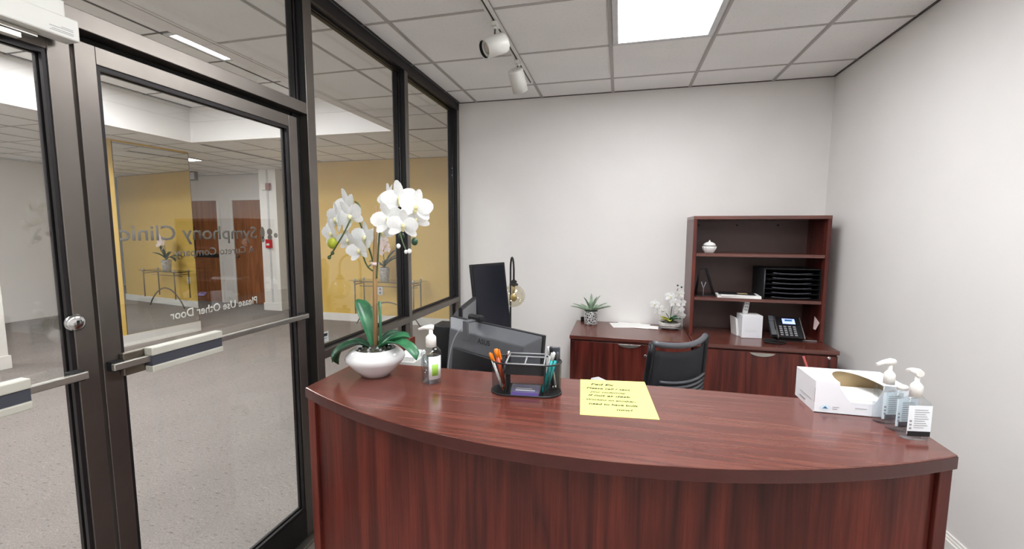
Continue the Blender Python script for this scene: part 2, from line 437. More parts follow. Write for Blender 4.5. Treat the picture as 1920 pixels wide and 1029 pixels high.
tray_l = [(gx(-4), gx(-3), gy(-1), gy(0)), (gx(-6), gx(-5), gy(-2), gy(0)), (gx(-4), gx(-3), gy(-7), gy(-5))]
ceiling('ceiling_tray', 'raised lobby ceiling recess with dark grid lines', [(-5.63, -2.62, YR, 4.75)], ZT, tray_l, 'darkbar')
# soffit bands around the raised recess
def band(name, x0, x1, y0, y1, label):
    struct(box(name, 'lobwall', x0, x1, y0, y1, ZC-.004, ZT+.05), label, 'soffit')
band('trim_1', -5.75, -5.615, YR, 4.87, 'white soffit band on the far left of the raised lobby ceiling')
band('trim_2', -5.615, -2.5, 4.735, 4.87, 'white soffit band at the far end of the raised lobby ceiling')
band('trim_3', -2.635, -2.5, YR, 4.735, 'white soffit band nearest the glass wall')

# ---- ceiling light fixtures
def troffer(rect, z, lampmat, label, group):
    x0, x1, y0, y1 = rect
    t = thing('ceiling_light', label, 'light', ((x0+x1)/2, (y0+y1)/2, z), 0, group)
    w, d = (x1-x0)/2-.014, (y1-y0)/2-.014
    f = MB(); e = .034
    for q in ((-w, w, -d, -d+e), (-w, w, d-e, d), (-w, -w+e, -d+e, d-e), (w-e, w, -d+e, d-e)): f.box(*q, -.012, .012)
    f.build('frame', 'lightgrey', t, bevel=.003)
    MB().box(-w+e+.001, w-e-.001, -d+e+.001, d-e-.001, -.003, .006).build('diffuser', lampmat, t)
    MB().box(-w, w, -d, d, .0125, .017).build('backing', 'white', t)
    return t
troffer(room_l[0], ZC, 'lamp', 'bright recessed ceiling light panel above the reception desk', 'room ceiling lights')
troffer(room_l[1], ZC, 'lamp', 'added unseen fill light panel overhead in front of the desk', 'room ceiling lights')  # unseen panel added overhead to brighten the near right wall
troffer(room_l[2], ZC, 'lamp', 'added unseen fill light panel behind the viewer in the reception room', 'room ceiling lights')  # out-of-view panel added as fill from behind the viewer
for r_, lb in zip(lob_l, ('recessed ceiling light in the hall past the mirror wall', 'recessed ceiling light at the far left of the lobby', 'recessed ceiling light just outside the glass doors')):
    troffer(r_, ZC, 'lamplobby', lb, 'lobby ceiling lights')
for r_, lb in zip(tray_l, ('glowing ceiling light in the raised recess seen above the door', 'ceiling light in the raised recess near its far left side', 'ceiling light in the raised recess towards the entrance')):
    troffer(r_, ZT, 'lamptray', lb, 'raised ceiling lights')

# ---- glass storefront wall (runs along y at x = XG)
XO = XG-.1; XM = XG-.05   # outer face, glass plane
st = bpy.data.objects.new('trim_4', None); COL.objects.link(st); struct(st, 'dark bronze frame of the glass wall between room and lobby', 'frame')
def fr(name, y0, y1, z0, z1, x0=XO, x1=XG, mat='bronze', par=st, bevel=.002): return box(name, mat, x0, x1, y0, y1, z0, z1, par, bevel)
fr('head', YR, 1.847, 2.672, ZC-.003, mat='bronzedark'); fr('head', 1.905, YB-.002, 2.672, ZC-.003, mat='bronzedark')
fr('post', 1.847, 1.905, 0, ZC-.003)
fr('mullion', 2.848, 2.894, 0, 2.672); fr('end_jamb', YB-.05, YB-.002, 0, 2.672)
fr('mid_rail', 1.905, 2.848, .895, .94); fr('mid_rail', 2.894, YB-.05, .895, .94)
fr('bottom_rail', 1.905, 2.848, 0, .09); fr('bottom_rail', 2.894, YB-.05, 0, .09)
fr('door_header', 0.0, 1.847, 2.12, 2.172)
fr('post', -.06, 0.0, 0, 2.672); fr('mullion', -1.25, -1.2, 0, 2.672); fr('mid_rail', -1.2, -.06, .895, .94); fr('bottom_rail', -1.2, -.06, 0, .09)
fr('mid_rail', YR, -1.25, .895, .94); fr('bottom_rail', YR, -1.25, 0, .09)
# black strips that paint shade on post sides in the glazing pocket
fr('post_shade', 1.8455, 1.8468, 2.172, 2.672, XO+.004, XG-.004, 'gasket', bevel=0)
fr('door_jamb', 1.797, 1.846, 0, 2.118, XO, XG-.045, 'gasket', bevel=0)  # black colour paints the shade in the jamb recess
fr('door_stop', .06, 1.797, 2.096, 2.119, XO, XG-.055, 'gasket', bevel=0)  # black colour paints the shadow gap above the doors
fr('threshold', 0.0, 1.846, 0, .014, XO-.02, XG+.02, 'alu')
for y0 in (2.8455, YB-.0525): fr('post_shade', y0, y0+.0022, .94, 2.672, XO+.004, XG-.004, 'gasket', bevel=0)  # painted shade on the mullion and end jamb sides
# glazing
def pane(y0, y1, z0, z1, n, label):
    r_ = bpy.data.objects.new('window_%d' % n, None); COL.objects.link(r_); struct(r_, label, 'window')
    box('pane', 'glass', XM-.003, XM+.003, y0+.004, y1-.004, z0+.004, z1-.004, r_)
    g = MB()
    e = .012
    for q in ((y0, y1, z0, z0+e), (y0, y1, z1-e, z1), (y0, y0+e, z0+e, z1-e), (y1-e, y1, z0+e, z1-e)):
        g.box(XM-.012, XM-.004, *q); g.box(XM+.004, XM+.012, *q)
    g.build('gasket', 'bronzedark', r_)
    return r_
w1 = pane(1.905, 2.848, .94, 2.672, 1, 'wide fixed pane behind the white orchid')
pane(2.894, YB-.05, .94, 2.672, 2, 'narrow fixed pane beside the back wall')
pane(1.905, 2.848, .09, .895, 3, 'low wide pane beneath the rail behind the orchid')
pane(2.894, YB-.05, .09, .895, 4, 'low narrow pane beside the back wall')
pane(0, 1.847, 2.172, 2.672, 5, 'long transom pane above the glass doors')
pane(-1.2, -.06, .94, 2.672, 6, 'fixed pane on the near side of the glass doors')
pane(-1.2, -.06, .09, .895, 7, 'low pane on the near side of the glass doors')
pane(-2.4, -1.25, .94, 2.672, 8, 'last fixed pane towards the rear wall')
pane(-2.4, -1.25, .09, .895, 9, 'last low pane towards the rear wall')
stk = box('sticker', 'label', XM-.0058, XM-.0046, 1.925, 2.01, .962, 1.018, w1); stk['label'] = 'small white sticker with dark heading'
box('sticker_heading', 'blackmat', XM-.0044, XM-.0036, 1.935, 2.0, .994, 1.010, stk)
box('sticker_line', 'grey', XM-.0044, XM-.0036, 1.94, 1.995, .982, .986, stk)

# ---- doors
def gdoor(n, y0, y1, label, gap0=0, gap1=0):
    d = bpy.data.objects.new('door_%d' % n, None); COL.objects.link(d); struct(d, label, 'door')
    xa, xb = XG-.062, XG-.018; zt = 2.093; zb = .018; s = .052
    box('stile', 'bronze', xa, xb, y0, y0+s, zb, zt, d, .002); box('stile', 'bronze', xa, xb, y1-s, y1, zb, zt, d, .002)
    box('top_rail', 'bronze', xa, xb, y0+s, y1-s, zt-.052, zt, d, .002); box('bottom_rail', 'bronzedark', xa, xb, y0+s, y1-s, zb, .165, d, .002)
    bd = MB()
    a, b, z0, z1 = y0+s, y1-s, .165, zt-.052
    for q in ((a, b, z0, z0+.012), (a, b, z1-.012, z1), (a, a+.010, z0+.012, z1-.012), (b-.010, b, z0+.012, z1-.012)): bd.box(XG-.034, XG-.022, *q); bd.box(XG-.058, XG-.046, *q)
    bd.build('glazing_bead', 'bronzedark', d)
    g = box('pane', 'glass', XG-.043, XG-.037, a+.003, b-.003, z0+.003, z1-.003, d)
    return d, g
d1, g1 = gdoor(1, .932, 1.795, 'bronze framed glass door with mirrored clinic lettering')
d2, g2 = gdoor(2, .045, .922, 'bronze framed glass door at the left edge with a white closer')
def pushbar(d, y0, y1, pa, pb, dx=0):
    xb = XG-.018+.03
    box('push_bar', 'alu', xb-.004, xb+.010, y0, y1, 1.140, 1.162, d, .003)
    MB().box(XG-.018, xb+.004, y0+.004, y0+.034, 1.136, 1.166).box(XG-.018, xb+.004, y1-.034, y1-.004, 1.136, 1.166).build('bar_bracket', 'blackmat', d, .003)
    p = MB()
    p.box(xb-.012, xb+.022, pa, pb, 1.106, 1.127).box(xb-.012, xb+.022, pa, pb, 1.160, 1.186)
    o = p.build('push_paddle', 'cream', d, .003)
    box('paddle_groove', 'windowdark', xb-.010, xb+.017, pa+.001, pb-.001, 1.1265, 1.1605, o)
    box('latch_case', 'steel', XG-.017, xb-.013, pa-.06, pb-.1, 1.110, 1.182, d, .003)
pushbar(d1, .935, 1.775, 1.035, 1.29)
pushbar(d2, .07, .872, .42, .742)
lk = MB().lathe([(.024, 0), (.024, .008), (.018, .014), (.006, .016)], 20, Matrix.Translation((XG-.018, .872, 1.300)) @ Matrix.Rotation(R(90), 4, 'Y')).build('lock_cylinder', 'chrome', d2)
lk['label'] = 'round chrome lock cylinder'
box('key_slot', 'blackmat', XG-.002, XG+.0005, .870, .874, 1.293, 1.307, lk)
# closer on the left door
clo = box('door_closer', 'offwhite', XG+.0015, XG+.052, .30, .905, 2.062, 2.118, d2, .004); clo['label'] = 'white metal door closer box'
box('closer_plate', 'offwhite', XG+.001, XG+.03, .30, .89, 2.120, 2.165, clo, .003)
MB().box(XG+.0, XG+.02, .35, .80, 2.036, 2.048).box(XG+.0, XG+.024, .35, .83, 2.050, 2.060).build('closer_arm', 'alu', clo)
for zz, w_ in ((2.086, .025), (2.082, .05), (2.076, .045), (2.072, .05)): box('print_line', 'grey', XG+.052, XG+.0524, .89-w_, .89, zz, zz+.0014, clo)
# lettering on the outside of the right-hand door's pane (reads properly from the lobby)
XT = XG-.0436
def dtext(name, body, mat, y, z, width, height=None): return text(name, body, mat, frame((XT, y, z), (0, -1, 0), (0, 0, 1)), g1, width, height, bold=.012)
dtext('lettering', 'Symphony Clinic', 'greyprint', 1.552, 1.528, .53, .068)['label'] = 'grey lettering SYMPHONY CLINIC seen from behind'
dtext('lettering', 'A Cureto Company', 'greyprint', 1.535, 1.468, .345, .038)['label'] = 'thin grey lettering under the clinic name seen from behind'
dtext('lettering', 'Please Use Other Door', 'whiteprint', 1.535, 1.248, .375, .032)['label'] = 'white lettering PLEASE USE OTHER DOOR seen from behind'
lg = MB()
def disc(y, z, ry, rz): lg.lathe([(1, 0), (1, .0006)], 20, frame((XT-.0003, y, z), (0, -1, 0), (0, 0, 1)) @ Matrix.Diagonal((ry, rz, 1, 1)))
disc(1.585, 1.552, .012, .026); disc(1.625, 1.556, .015, .015); disc(1.625, 1.532, .013, .012); disc(1.660, 1.540, .011, .011); disc(1.585, 1.522, .010, .012)
lg.build('logo', 'greyprint', g1)

# ---- lobby walls
def wallbox(n, mat, x0, x1, y0, y1, z1, label): return struct(box(n, mat, x0, x1, y0, y1, 0, z1), label, 'wall')
wallbox('wall_lobby_far', 'yellow', -5.72, XG-.1, 6.55, 6.7, ZC+.017, 'yellow painted wall at the far end of the lobby')
struct(box('baseboard_lobby_far', 'white', -5.72, XG-.1, 6.53, 6.55, 0, .13), 'white baseboard along the yellow lobby wall', 'baseboard')
MRZ = R(-4.9); MLOC = (-6.45, 4.25, 0)
struct(MB().box(-.15, 0, 0, 1.055, 0, ZC).build('wall_mirror', 'yellow', loc=MLOC, rot=(0, 0, MRZ)), 'short yellow wall that carries the large mirror', 'wall')
struct(MB().box(0, .02, 0, 1.055, 0, .15).box(-.15, 0, -.02, 0, 0, .15).box(-.15, 0, 1.055, 1.073, 0, .15).build('baseboard_mirror', 'white', loc=MLOC, rot=(0, 0, MRZ)), 'white baseboard under the mirror', 'baseboard')
mr = thing('wall_mirror_panel', 'large frameless mirror on the short yellow wall reflecting the table', 'mirror', (-6.449, 4.25, .155), MRZ)
MB().box(0, .006, .085, 1.048, 0, 2.56).build('mirror_glass', 'mirror', mr)
MB().box(0, .008, .078, .084, 0, 2.565).box(0, .008, 1.049, 1.054, 0, 2.565).build('mirror_edge', 'steel', mr)
wallbox('wall_hall', 'lobwall', -10, -6.8, 7.6, 7.75, ZC+.017, 'white hall wall holding the two wooden doors')
wallbox('wall_lobby_left', 'lobwall', -10.1, -10, YR, 7.75, ZC+.017, 'pale wall at the far left of the lobby')
wallbox('wall_lobby_rear', 'lobwall', -10.1, XG-.1, YR-.12, YR, ZT+.02, 'pale wall at the rear of the lobby')
wallbox('wall_window_side', 'lobwall', -6.4, -5.72, 7.5, 7.62, ZC+.017, 'pale wall strip beside the hall window')
wallbox('wall_corner_return', 'yellow', -5.72, -5.6, 6.7, 7.5, ZC+.017, 'side return of the yellow lobby wall')
struct(box('baseboard_hall', 'white', -8.25, -8.02, 7.575, 7.6, 0, .14), 'white baseboard between the wooden doors', 'baseboard')
for nm, (x0, x1, y0, y1), lb in (('column', (-6.79, -6.4, 7.05, 7.62), 'white column with baseboard beside the second wooden door'), ('column', (-6.95, -6.68, 2.95, 3.27), 'white column at the far left seen through the left door')):
    c = thing(nm, lb, 'column', ((x0+x1)/2, (y0+y1)/2, 0), group='lobby columns')
    a, b = (x1-x0)/2, (y1-y0)/2
    MB().box(-a, a, -b, b, .1, ZC-.004).build('shaft', 'white', c, .004)
    MB().box(-a-.015, a+.015, -b-.015, b+.015, 0, .15).build('base', 'white', c, .004)
    MB().box(-.02, .02, -b-.006, -b+.001, .16, ZC-.01).build('panel_line', 'lightgrey', c)
# wooden hall doors
def hdoor(n, x0, x1, label, win=False):
    d = bpy.data.objects.new('door_%d' % n, None); COL.objects.link(d); struct(d, label, 'door')
    box('leaf', 'walnut', x0, x1, 7.565, 7.597, .012, 2.2, d, .003)
    f = MB().box(x0-.06, x0-.004, 7.55, 7.598, 0, 2.26).box(x1+.004, x1+.06, 7.55, 7.598, 0, 2.26).box(x0-.004, x1+.004, 7.55, 7.598, 2.204, 2.26)
    f.build('door_frame', 'white', d)
    if win:
        g = box('vision_frame', 'blackmat', x0+.06, x0+.21, 7.553, 7.564, 1.05, 1.64, d)
        box('vision_pane', 'doorwin', x0+.085, x0+.185, 7.548, 7.552, 1.08, 1.61, g)
        box('kick_line', 'blackmat', x0+.22, x1-.02, 7.558, 7.5645, .98, 1.06, d)
    else:
        MB().lathe([(.03, 0), (.03, .03), (.02, .05)], 12, Matrix.Translation((x0+.08, 7.564, 1.02)) @ Matrix.Rotation(R(90), 4, 'X')).build('door_handle', 'steel', d)
hdoor(3, -9.25, -8.4, 'brown wooden hall door with a narrow pale vision pane', True)
hdoor(4, -7.98, -7.22, 'brown wooden hall door next to the white column')
w10 = bpy.data.objects.new('window_10', None); COL.objects.link(w10); struct(w10, 'tall hall window with grey vertical blinds', 'window')
box('pane', 'windowdark', -6.38, -5.75, 7.46, 7.49, .14, 2.7, w10)
for k in range(9): box('blind_slat', 'blinds', -6.37+k*.068, -6.315+k*.068, 7.43, 7.435, .95, 2.68, w10)
box('window_sill', 'white', -6.39, -5.73, 7.42, 7.5, .1, .14, w10)

# ================================================================== FURNITURE
# ---- reception desk
desk = thing('reception_desk', 'dark mahogany reception desk with a bowed counter top', 'desk', (-.105, 1.148, 0))
W2 = .863; RAD = 1.80; SAG = .22
def bow(x, off=0): return -SAG + RAD - math.sqrt((RAD+off)**2 - x*x) if off else -SAG + RAD - math.sqrt(RAD**2 - x*x)
n = 40
pts = [(-W2 + 2*W2*i/n, -SAG + RAD - math.sqrt(RAD**2-(-W2+2*W2*i/n)**2)) for i in range(n+1)]
MB().prism(pts + [(W2, .297), (-W2, .297)], 1.026, 1.060).build('countertop', 'wood_x', desk, .0025)
eb = MB()
for i in range(n):
    a, b = pts[i], pts[i+1]
    eb.add([(a[0], a[1]-.0012, 1.0285), (b[0], b[1]-.0012, 1.0285), (b[0], b[1]-.0012, 1.0572), (a[0], a[1]-.0012, 1.0572)], [(0, 1, 2, 3)], True)
eb.build('edge_band', 'edge', desk)
MB().box(-W2+.028, W2-.028, .020, .04, .02, 1.025).build('front_panel', 'wood_v', desk, .001)
MB().box(-W2+.003, -W2+.0275, .006, .72, .0, 1.0255).build('side_panel', 'wood_v', desk, .002)
MB().box(W2-.0275, W2-.003, .006, .29, .0, 1.0255).build('side_panel', 'wood_v', desk, .002)
MB().box(-W2+.003, -W2+.0275, .299, .72, 1.0258, 1.058).build('side_cap', 'wood_y', desk, .002)
MB().box(-W2+.028, W2-.03, .041, .70, .712, .74).build('work_surface', 'wood_x', desk, .002)
MB().box(-W2+.0, -.36, .7005, 1.62, .712, .74).build('return_surface', 'wood_y', desk, .002)
MB().box(-W2+.0, -.36, 1.595, 1.62, 0, .711).build('return_leg_panel', 'wood_v', desk, .002)
MB().box(W2-.06, W2-.03, .25, .69, 0, .711).build('work_surface_leg', 'wood_v', desk, .002)

# ---- file cabinets and hutch
def filecab(name, label, x0, x1, hx0, hx1, lockx, keys):
    c = thing(name, label, 'cabinet', ((x0+x1)/2, 3.6, 0))
    w = (x1-x0)/2; xo = (x0+x1)/2
    MB().box(-w+.004, w-.004, -.272, .298, .03, .735).box(-w+.02, w-.02, -.25, .29, 0, .03).build('body', 'wood_v', c, .002)
    MB().box(-w, w, -.300, .298, .736, .763).build('cabinet_top', 'wood_x', c, .002)
    for z0, z1 in ((.395, .722), (.05, .385)):
        d = MB().box(-w+.008, w-.008, -.293, -.2725, z0, z1).build('drawer', 'wood_v', c, .0015)
        m = MB(); a, b = hx0-xo, hx1-xo; zz = z1-.004
        up = []; k = 14
        pts_ = [(a + (b-a)*i/k, zz) for i in range(k+1)] + [(b - (b-a)*i/k, zz-.026*math.sin(PI*i/k)**.6) for i in range(1, k)]
        m.prism(pts_, .2935, .302, Matrix.Rotation(R(90), 4, 'X'))
        m.build('handle', 'alu', d, .001)['label'] = 'silver crescent pull'
        if z0 > .3:
            MB().lathe([(.011, 0), (.011, .006), (.007, .008)], 14, Matrix.Translation((lockx-xo, -.2935, .640 if not keys else .712)) @ Matrix.Rotation(R(90), 4, 'X')).build('lock', 'chrome', d)
            if keys:
                kk = MB().tube([(lockx-xo, -.303, .700), (lockx-xo+.006, -.305, .672), (lockx-xo, -.306, .650), (lockx-xo-.006, -.305, .672), (lockx-xo, -.303, .700)], .0022, 6)
                kk.box(lockx-xo-.008, lockx-xo+.010, -.309, -.305, .600, .652).build('keys', 'blackmat', d)
    return c
filecab('file_cabinet', 'mahogany lateral file cabinet with succulent and papers on top', -.355, .538, .010, .178, .212, False)
filecab('file_cabinet', 'mahogany lateral file cabinet under the hutch with keys in its lock', .545, 1.468, .915, 1.08, 1.407, True)
h = thing('bookcase_hutch', 'open mahogany hutch with two shelves standing on the right file cabinet', 'shelf', (1.008, 3.725, .7640))
hw = .460; hh = .920
MB().box(-hw, -hw+.026, -.173, .172, 0, hh-.026).build('side_panel', 'wood_v', h, .0015)
sp = MB().box(hw-.026, hw, -.173, .172, 0, hh-.026).build('side_panel', 'wood_v', h, .0015)
MB().box(-hw, hw, -.175, .172, hh-.0255, hh).build('top_panel', 'wood_x', h, .0015)
MB().box(-hw+.0265, hw-.0265, .160, .170, 0, hh-.027).build('back_panel', 'woodback', h)
MB().box(-hw+.027, hw-.027, -.168, .159, .613, .637).build('shelf', 'wood_x', h, .0015)
MB().box(-hw+.027, hw-.027, -.168, .159, .275, .299).build('shelf', 'wood_x', h, .0015)
hole_me = MB().lathe([(.004, 0), (.004, .001)], 8).mesh('peg_hole'); hole_me.materials.append(M['blackmat'])
for z_ in [.36+.035*i for i in range(6)] + [.69+.035*i for i in range(4)]:
    for y_ in (-.12, .09):
        o = bpy.data.objects.new('peg_hole', hole_me); COL.objects.link(o); o.parent = sp
        o.location = (hw-.0265, y_, z_); o.rotation_euler = (0, R(-90), 0)
for x_ in (-.37, -.08, .22): MB().lathe([(.008, 0), (.008, .004)], 10, Matrix.Translation((x_, .1595, .855)) @ Matrix.Rotation(R(90), 4, 'X')).build('screw_cap', 'blackmat', h)

# ---- track lighting
tr = thing('track_light_rail', 'white ceiling track rail with a dark slot', 'track', (-.703, 1.2, ZC-.0065))
MB().box(-.018, -.006, -2.2, 2.25, -.020, 0).box(.006, .018, -2.2, 2.25, -.020, 0).box(-.006, .006, -2.2, 2.25, -.006, 0).build('rail', 'offwhite', tr)
MB().box(-.0055, .0055, -2.2, 2.249, -.012, -.0065).build('slot', 'blackmat', tr)
def spot(loc, aim, label, length=.145, rad=.053):
    s = thing('track_spotlight', label, 'spotlight', loc, group='white track spotlights')
    MB().box(-.018, .018, -.030, .030, -.022, -.0005).lathe([(.013, -.034), (.015, -.0225)], 12).build('adapter', 'offwhite', s, .003)
    a = Vector(aim).normalized(); c = Vector((0.0, 0, -.034)) + Vector((0, 0, -.040)) + Vector((a.x, a.y, 0))*.02
    c = Vector((0, -.01, -.125)) if a.y < 0 else Vector((0, .01, -.125))
    MB().tube([(0, 0, -.033), (0, -.004, -.055), (0, -.008, c.z+.045)], .005, 8).build('yoke', 'steel', s)
    ref = Vector((0, 0, 1)) if abs(a.z) < .9 else Vector((0, 1, 0))
    ex = ref.cross(a).normalized(); mw = frame(c - a*length*.5, ex, a.cross(ex))
    b = MB().lathe([(rad*.82, 0), (rad*.94, .004), (rad, .012), (rad, length), (rad*.86, length), (rad*.86, length-.02), (rad*.6, length-.03)], 28, mw, True, True).build('can', 'offwhite', s)
    MB().lathe([(rad*.85, length-.0185), (rad*.85, length-.0005)], 28, mw, False, False).build('baffle', 'blackmat', b)
    MB().lathe([(rad*.58, length-.029), (rad*.55, length-.020), (rad*.3, length-.016)], 24, mw).build('bulb', 'lens', b)
    v = MB()
    for k in range(6):
        v.lathe([(.004, -.0008), (.004, 0)], 8, mw @ Matrix.Translation((.018*math.cos(k), .018*math.sin(k), 0)))
    v.build('vent', 'grey', b)
spot((-.703, 2.43, ZC-.0270), (-.62, -.58, -.42), 'white track spotlight turned so its lens faces the viewer')
spot((-.703, 2.98, ZC-.0270), (.12, .62, -.78), 'white track spotlight tipped down near the back wall')

# ---- monitors
def monitor(name, label, loc, rz, w, hgt, tilt, base_z, logo=False, scr='screen'):
    # local: screen faces +y, bottom of stand at z = 0
    m = thing(name, label, 'monitor', loc, rz)
    T_ = Matrix.Translation((0, 0, base_z+hgt/2)) @ Matrix.Rotation(tilt, 4, 'X')
    e = MB(); a, b = w/2, hgt/2
    e.box(-a, a, .004, .022, -b, b, T_).build('bezel', 'black', m, .003)
    MB().box(-a+.016, a-.016, .0225, .024, -b+.02, b-.016, T_).build('screen', scr, m)
    i = .10
    back = [(-a+.003, .0035, -b+.003), (a-.003, .0035, -b+.003), (a-.003, .0035, b-.003), (-a+.003, .0035, b-.003),
            (-a+.06, -.038, -b+.07), (a-.06, -.038, -b+.07), (a-.06, -.038, b-.05), (-a+.06, -.038, b-.05)]
    bk = MB().add([T_ @ Vector(p) for p in back], [(0, 1, 2, 3), (5, 4, 7, 6), (1, 0, 4, 5), (2, 1, 5, 6), (3, 2, 6, 7), (0, 3, 7, 4)]).build('back_shell', 'monback', m, .004)
    MB().box(-a+.10, a-.10, -.052, -.0385, -b+.06, b-.125, T_).build('vesa_recess', 'black', bk, .006)
    if logo:
        text('logo', 'ASUS', 'blackmat', T_ @ frame((-.035, -.0395, b-.082), (1, 0, 0), (0, 0, 1)), bk, .075, .021)
    MB().tube([(0, -.06, base_z+hgt*.45), (0, -.075, base_z*.6), (0, -.07, .01)], .022, 12).build('stand_neck', 'black', m)
    MB().lathe([(.105, 0), (.105, .006), (.06, .012)], 28, None, True, True, 1, .8).build('stand_base', 'monback', m, loc=(0, -.04, 0))
    return m
pA = Vector((-.525, 1.71, .7405)); angA = math.atan2(-.28, .49)
monitor('computer_monitor', 'wide monitor seen from behind with a webcam clipped on its top', pA, angA, .565, .335, R(-6), .095, True)
monitor('computer_monitor', 'small monitor edge rising behind the left end of the front monitor', (-.825, 2.26, .7405), R(-82), .40, .32, R(0), .11, scr='greyscreen')
monitor('computer_monitor', 'tall dark screen standing between glass wall and globe lamp', (-.850, 2.80, .7405), R(-117), .33, .48, R(8), .125)
wc = thing('webcam', 'black webcam clipped over the top of the front monitor', 'webcam', (-.60, 1.735, 1.1735), angA)
MB().box(-.040, .040, .0, .030, .003, .030).build('camera_body', 'black', wc, .008)
MB().box(-.016, .016, -.048, -.0365, -.075, .012).box(-.016, .016, -.0365, .02, .003, .012).build('clip', 'monback', wc, .004)
MB().tube(bez((-.018, -.05, -.02), (-.05, -.07, -.06), (-.07, -.08, -.12), (-.07, -.09, -.26), 12), .003, 6).build('cable', 'grey', wc)
pc = thing('computer_tower', 'black computer tower partly hidden behind the pump bottle', 'computer', (-.825, 1.975, .7405))
MB().box(-.05, .045, -.06, .06, 0, .365).build('case', 'black', pc, .005)
MB().box(-.045, .04, -.064, -.0605, .02, .35).build('front_grille', 'blackmat', pc)
pb = thing('paper_box', 'white paper tray corner visible between vase and pump bottle', 'paper', (-.885, 1.70, .7405))
MB().box(-.045, .05, -.06, .07, 0, .265).build('tray', 'offwhite', pb, .003)
MB().box(-.04, .045, -.055, .065, .2655, .285).build('paper_stack', 'paper', pb)

# ---- office chair (faces -x +y), local: seat front toward +y
ch = thing('office_chair', 'black mesh office chair with grey arms behind the desk', 'chair', (.19, 2.66, 0), math.atan2(.65, .76))
def backpt(u, v):   # u -1..1 across, v 0..1 up
    x = .225*u*(1 - .10*v); y = -.235 - .05*v + .055*u*u; return Vector((x, y, .50 + .455*v + .02*u*u))
rows = [[backpt(-.92+1.84*i/12, .06+.86*j/10) for i in range(13)] for j in range(11)]
MB().grid(rows).build('back_mesh', 'chairmesh', ch, solid=.004)
MB().tube([backpt(-1+2*i/14, 1.0) for i in range(15)], .016, 10).build('top_bar', 'monback', ch)
fr_ = MB()
for s in (-1, 1): fr_.tube([backpt(s, j/8) for j in range(9)], .019, 10)
fr_.tube([backpt(-1+2*i/14, 0.0) for i in range(15)], .016, 10).build('back_frame', 'black', ch)
for k in range(6):
    MB().tube([backpt(-.8+1.6*i/10, .26+.06*k) + Vector((0, -.03, 0)) for i in range(11)], .008, 6).build('lumbar_slat', 'monback', ch)
MB().prism([(.24*math.cos(a)*(1.0) + 0, .23*math.sin(a)) for a in [2*PI*i/24 for i in range(24)]], .43, .49).build('seat', 'blackmat', ch, .015)
for s in (-1, 1):
    ar = MB().box(s*.27-.032, s*.27+.032, -.10, .17, .655, .680).build('arm_pad', 'lightgrey', ch, .010)
    MB().tube([(s*.27, .03, .656), (s*.275, .03, .52), (s*.2, .02, .42)], .016, 8).build('arm_post', 'lightgrey', ar)
MB().tube([(0, -.26, .62), (0, -.28, .48), (0, -.1, .40)], .022, 8).build('back_bracket', 'black', ch)
MB().lathe([(.028, .09), (.028, .30), (.05, .32), (.05, .43)], 14).build('gas_column', 'black', ch)
for k in range(5):
    a = 2*PI*k/5+.3
    lg_ = MB().tube([(0, 0, .105), (.16*math.cos(a), .16*math.sin(a), .095), (.29*math.cos(a), .29*math.sin(a), .075)], .02, 8, radii=[.026, .02, .016]).build('base_leg', 'black', ch)
    MB().lathe([(.028, -.012), (.028, .012)], 14, Matrix.Translation((.29*math.cos(a), .29*math.sin(a), .029)) @ Matrix.Rotation(a, 4, 'Z') @ Matrix.Rotation(R(90), 4, 'X')).build('caster', 'blackmat', lg_)

# ---- globe floor lamp
fl = thing('floor_lamp', 'dark arched floor lamp with a clear amber glass globe', 'lamp', (-.843, 3.36, 0))
gp = Vector((.073, -.19, 1.075))
arc = [(0, 0, .03), (0, 0, .6), (0, 0, 1.20)]
for k in range(0, 13):
    a = PI*k/12; arc.append((gp.x*.5*(1-math.cos(a)), gp.y*.5*(1-math.cos(a)), 1.26+.10*math.sin(a)))
arc += [(gp.x, gp.y, 1.22), (gp.x, gp.y, 1.17)]
MB().tube(arc, .0075, 8).build('pole', 'blackmat', fl)
MB().lathe([(.13, 0), (.13, .018), (.02, .03)], 28).build('base', 'blackmat', fl)
MB().lathe([(.012, .122), (.026, .108), (.018, .100), (.034, .090), (.034, .082)], 18).build('socket', 'blackmat', fl, loc=gp)
MB().sphere((0, 0, 0), .086, 28, 18).build('globe', 'globe', fl, loc=gp)
MB().sphere((0, 0, -.01), .026, 14, 10, (1, 1, 1.3)).lathe([(.012, .02), (.012, .08)], 10).build('bulb', 'filament', fl, loc=gp)

# ================================================================== PLANTS
def leaf_mesh(length, width, droop, curl=.25, n=10, m=4, lift=0.6, tipw=.15, point=False):
    # leaf growing along +x from origin, arching up then down
    rows = []
    for i in range(n+1):
        t = i/n
        ang = lift - droop*t
        rows.append(t)
    x = z = 0; pts_ = []
    for i in range(n+1):
        t = i/n; a = lift - droop*t
        pts_.append((x, z, a)); x += math.cos(a)*length/n; z += math.sin(a)*length/n
    out = []
    for i, (px, pz, a) in enumerate(pts_):
        t = i/n; w = width*(.35+.65*math.sin(min(1, t*1.5)*PI/2)) * (1 if t < .7 else max(tipw*.3, math.sqrt(max(0, 1-((t-.7)/.3)**2))))
        if point: w = width*min(1, .6+2*t)*(1-t)**.55 + .001
        row = []
        for k in range(-m, m+1):
            u = k/m; row.append(Vector((px - math.sin(a)*curl*w*u*u, u*w*.5, pz + math.cos(a)*curl*w*u*u)))
        out.append(row)
    return MB().grid(out)
def petal_mb(l, w, cup=.18, base=.12):
    out = []
    for i in range(7):
        t = i/6
        ww = w*.5*(base + (1-base)*math.sin(PI*(t**.75)*.93)**.7) if t < 1 else w*.12
        row = []
        for k in range(-3, 4):
            u = k/3; row.append(Vector((l*t, u*ww, cup*l*(t*t*.5) - cup*.5*abs(u)**2*ww + .02*l*math.sin(5*t+u))))
        out.append(row)
    return MB().grid(out)
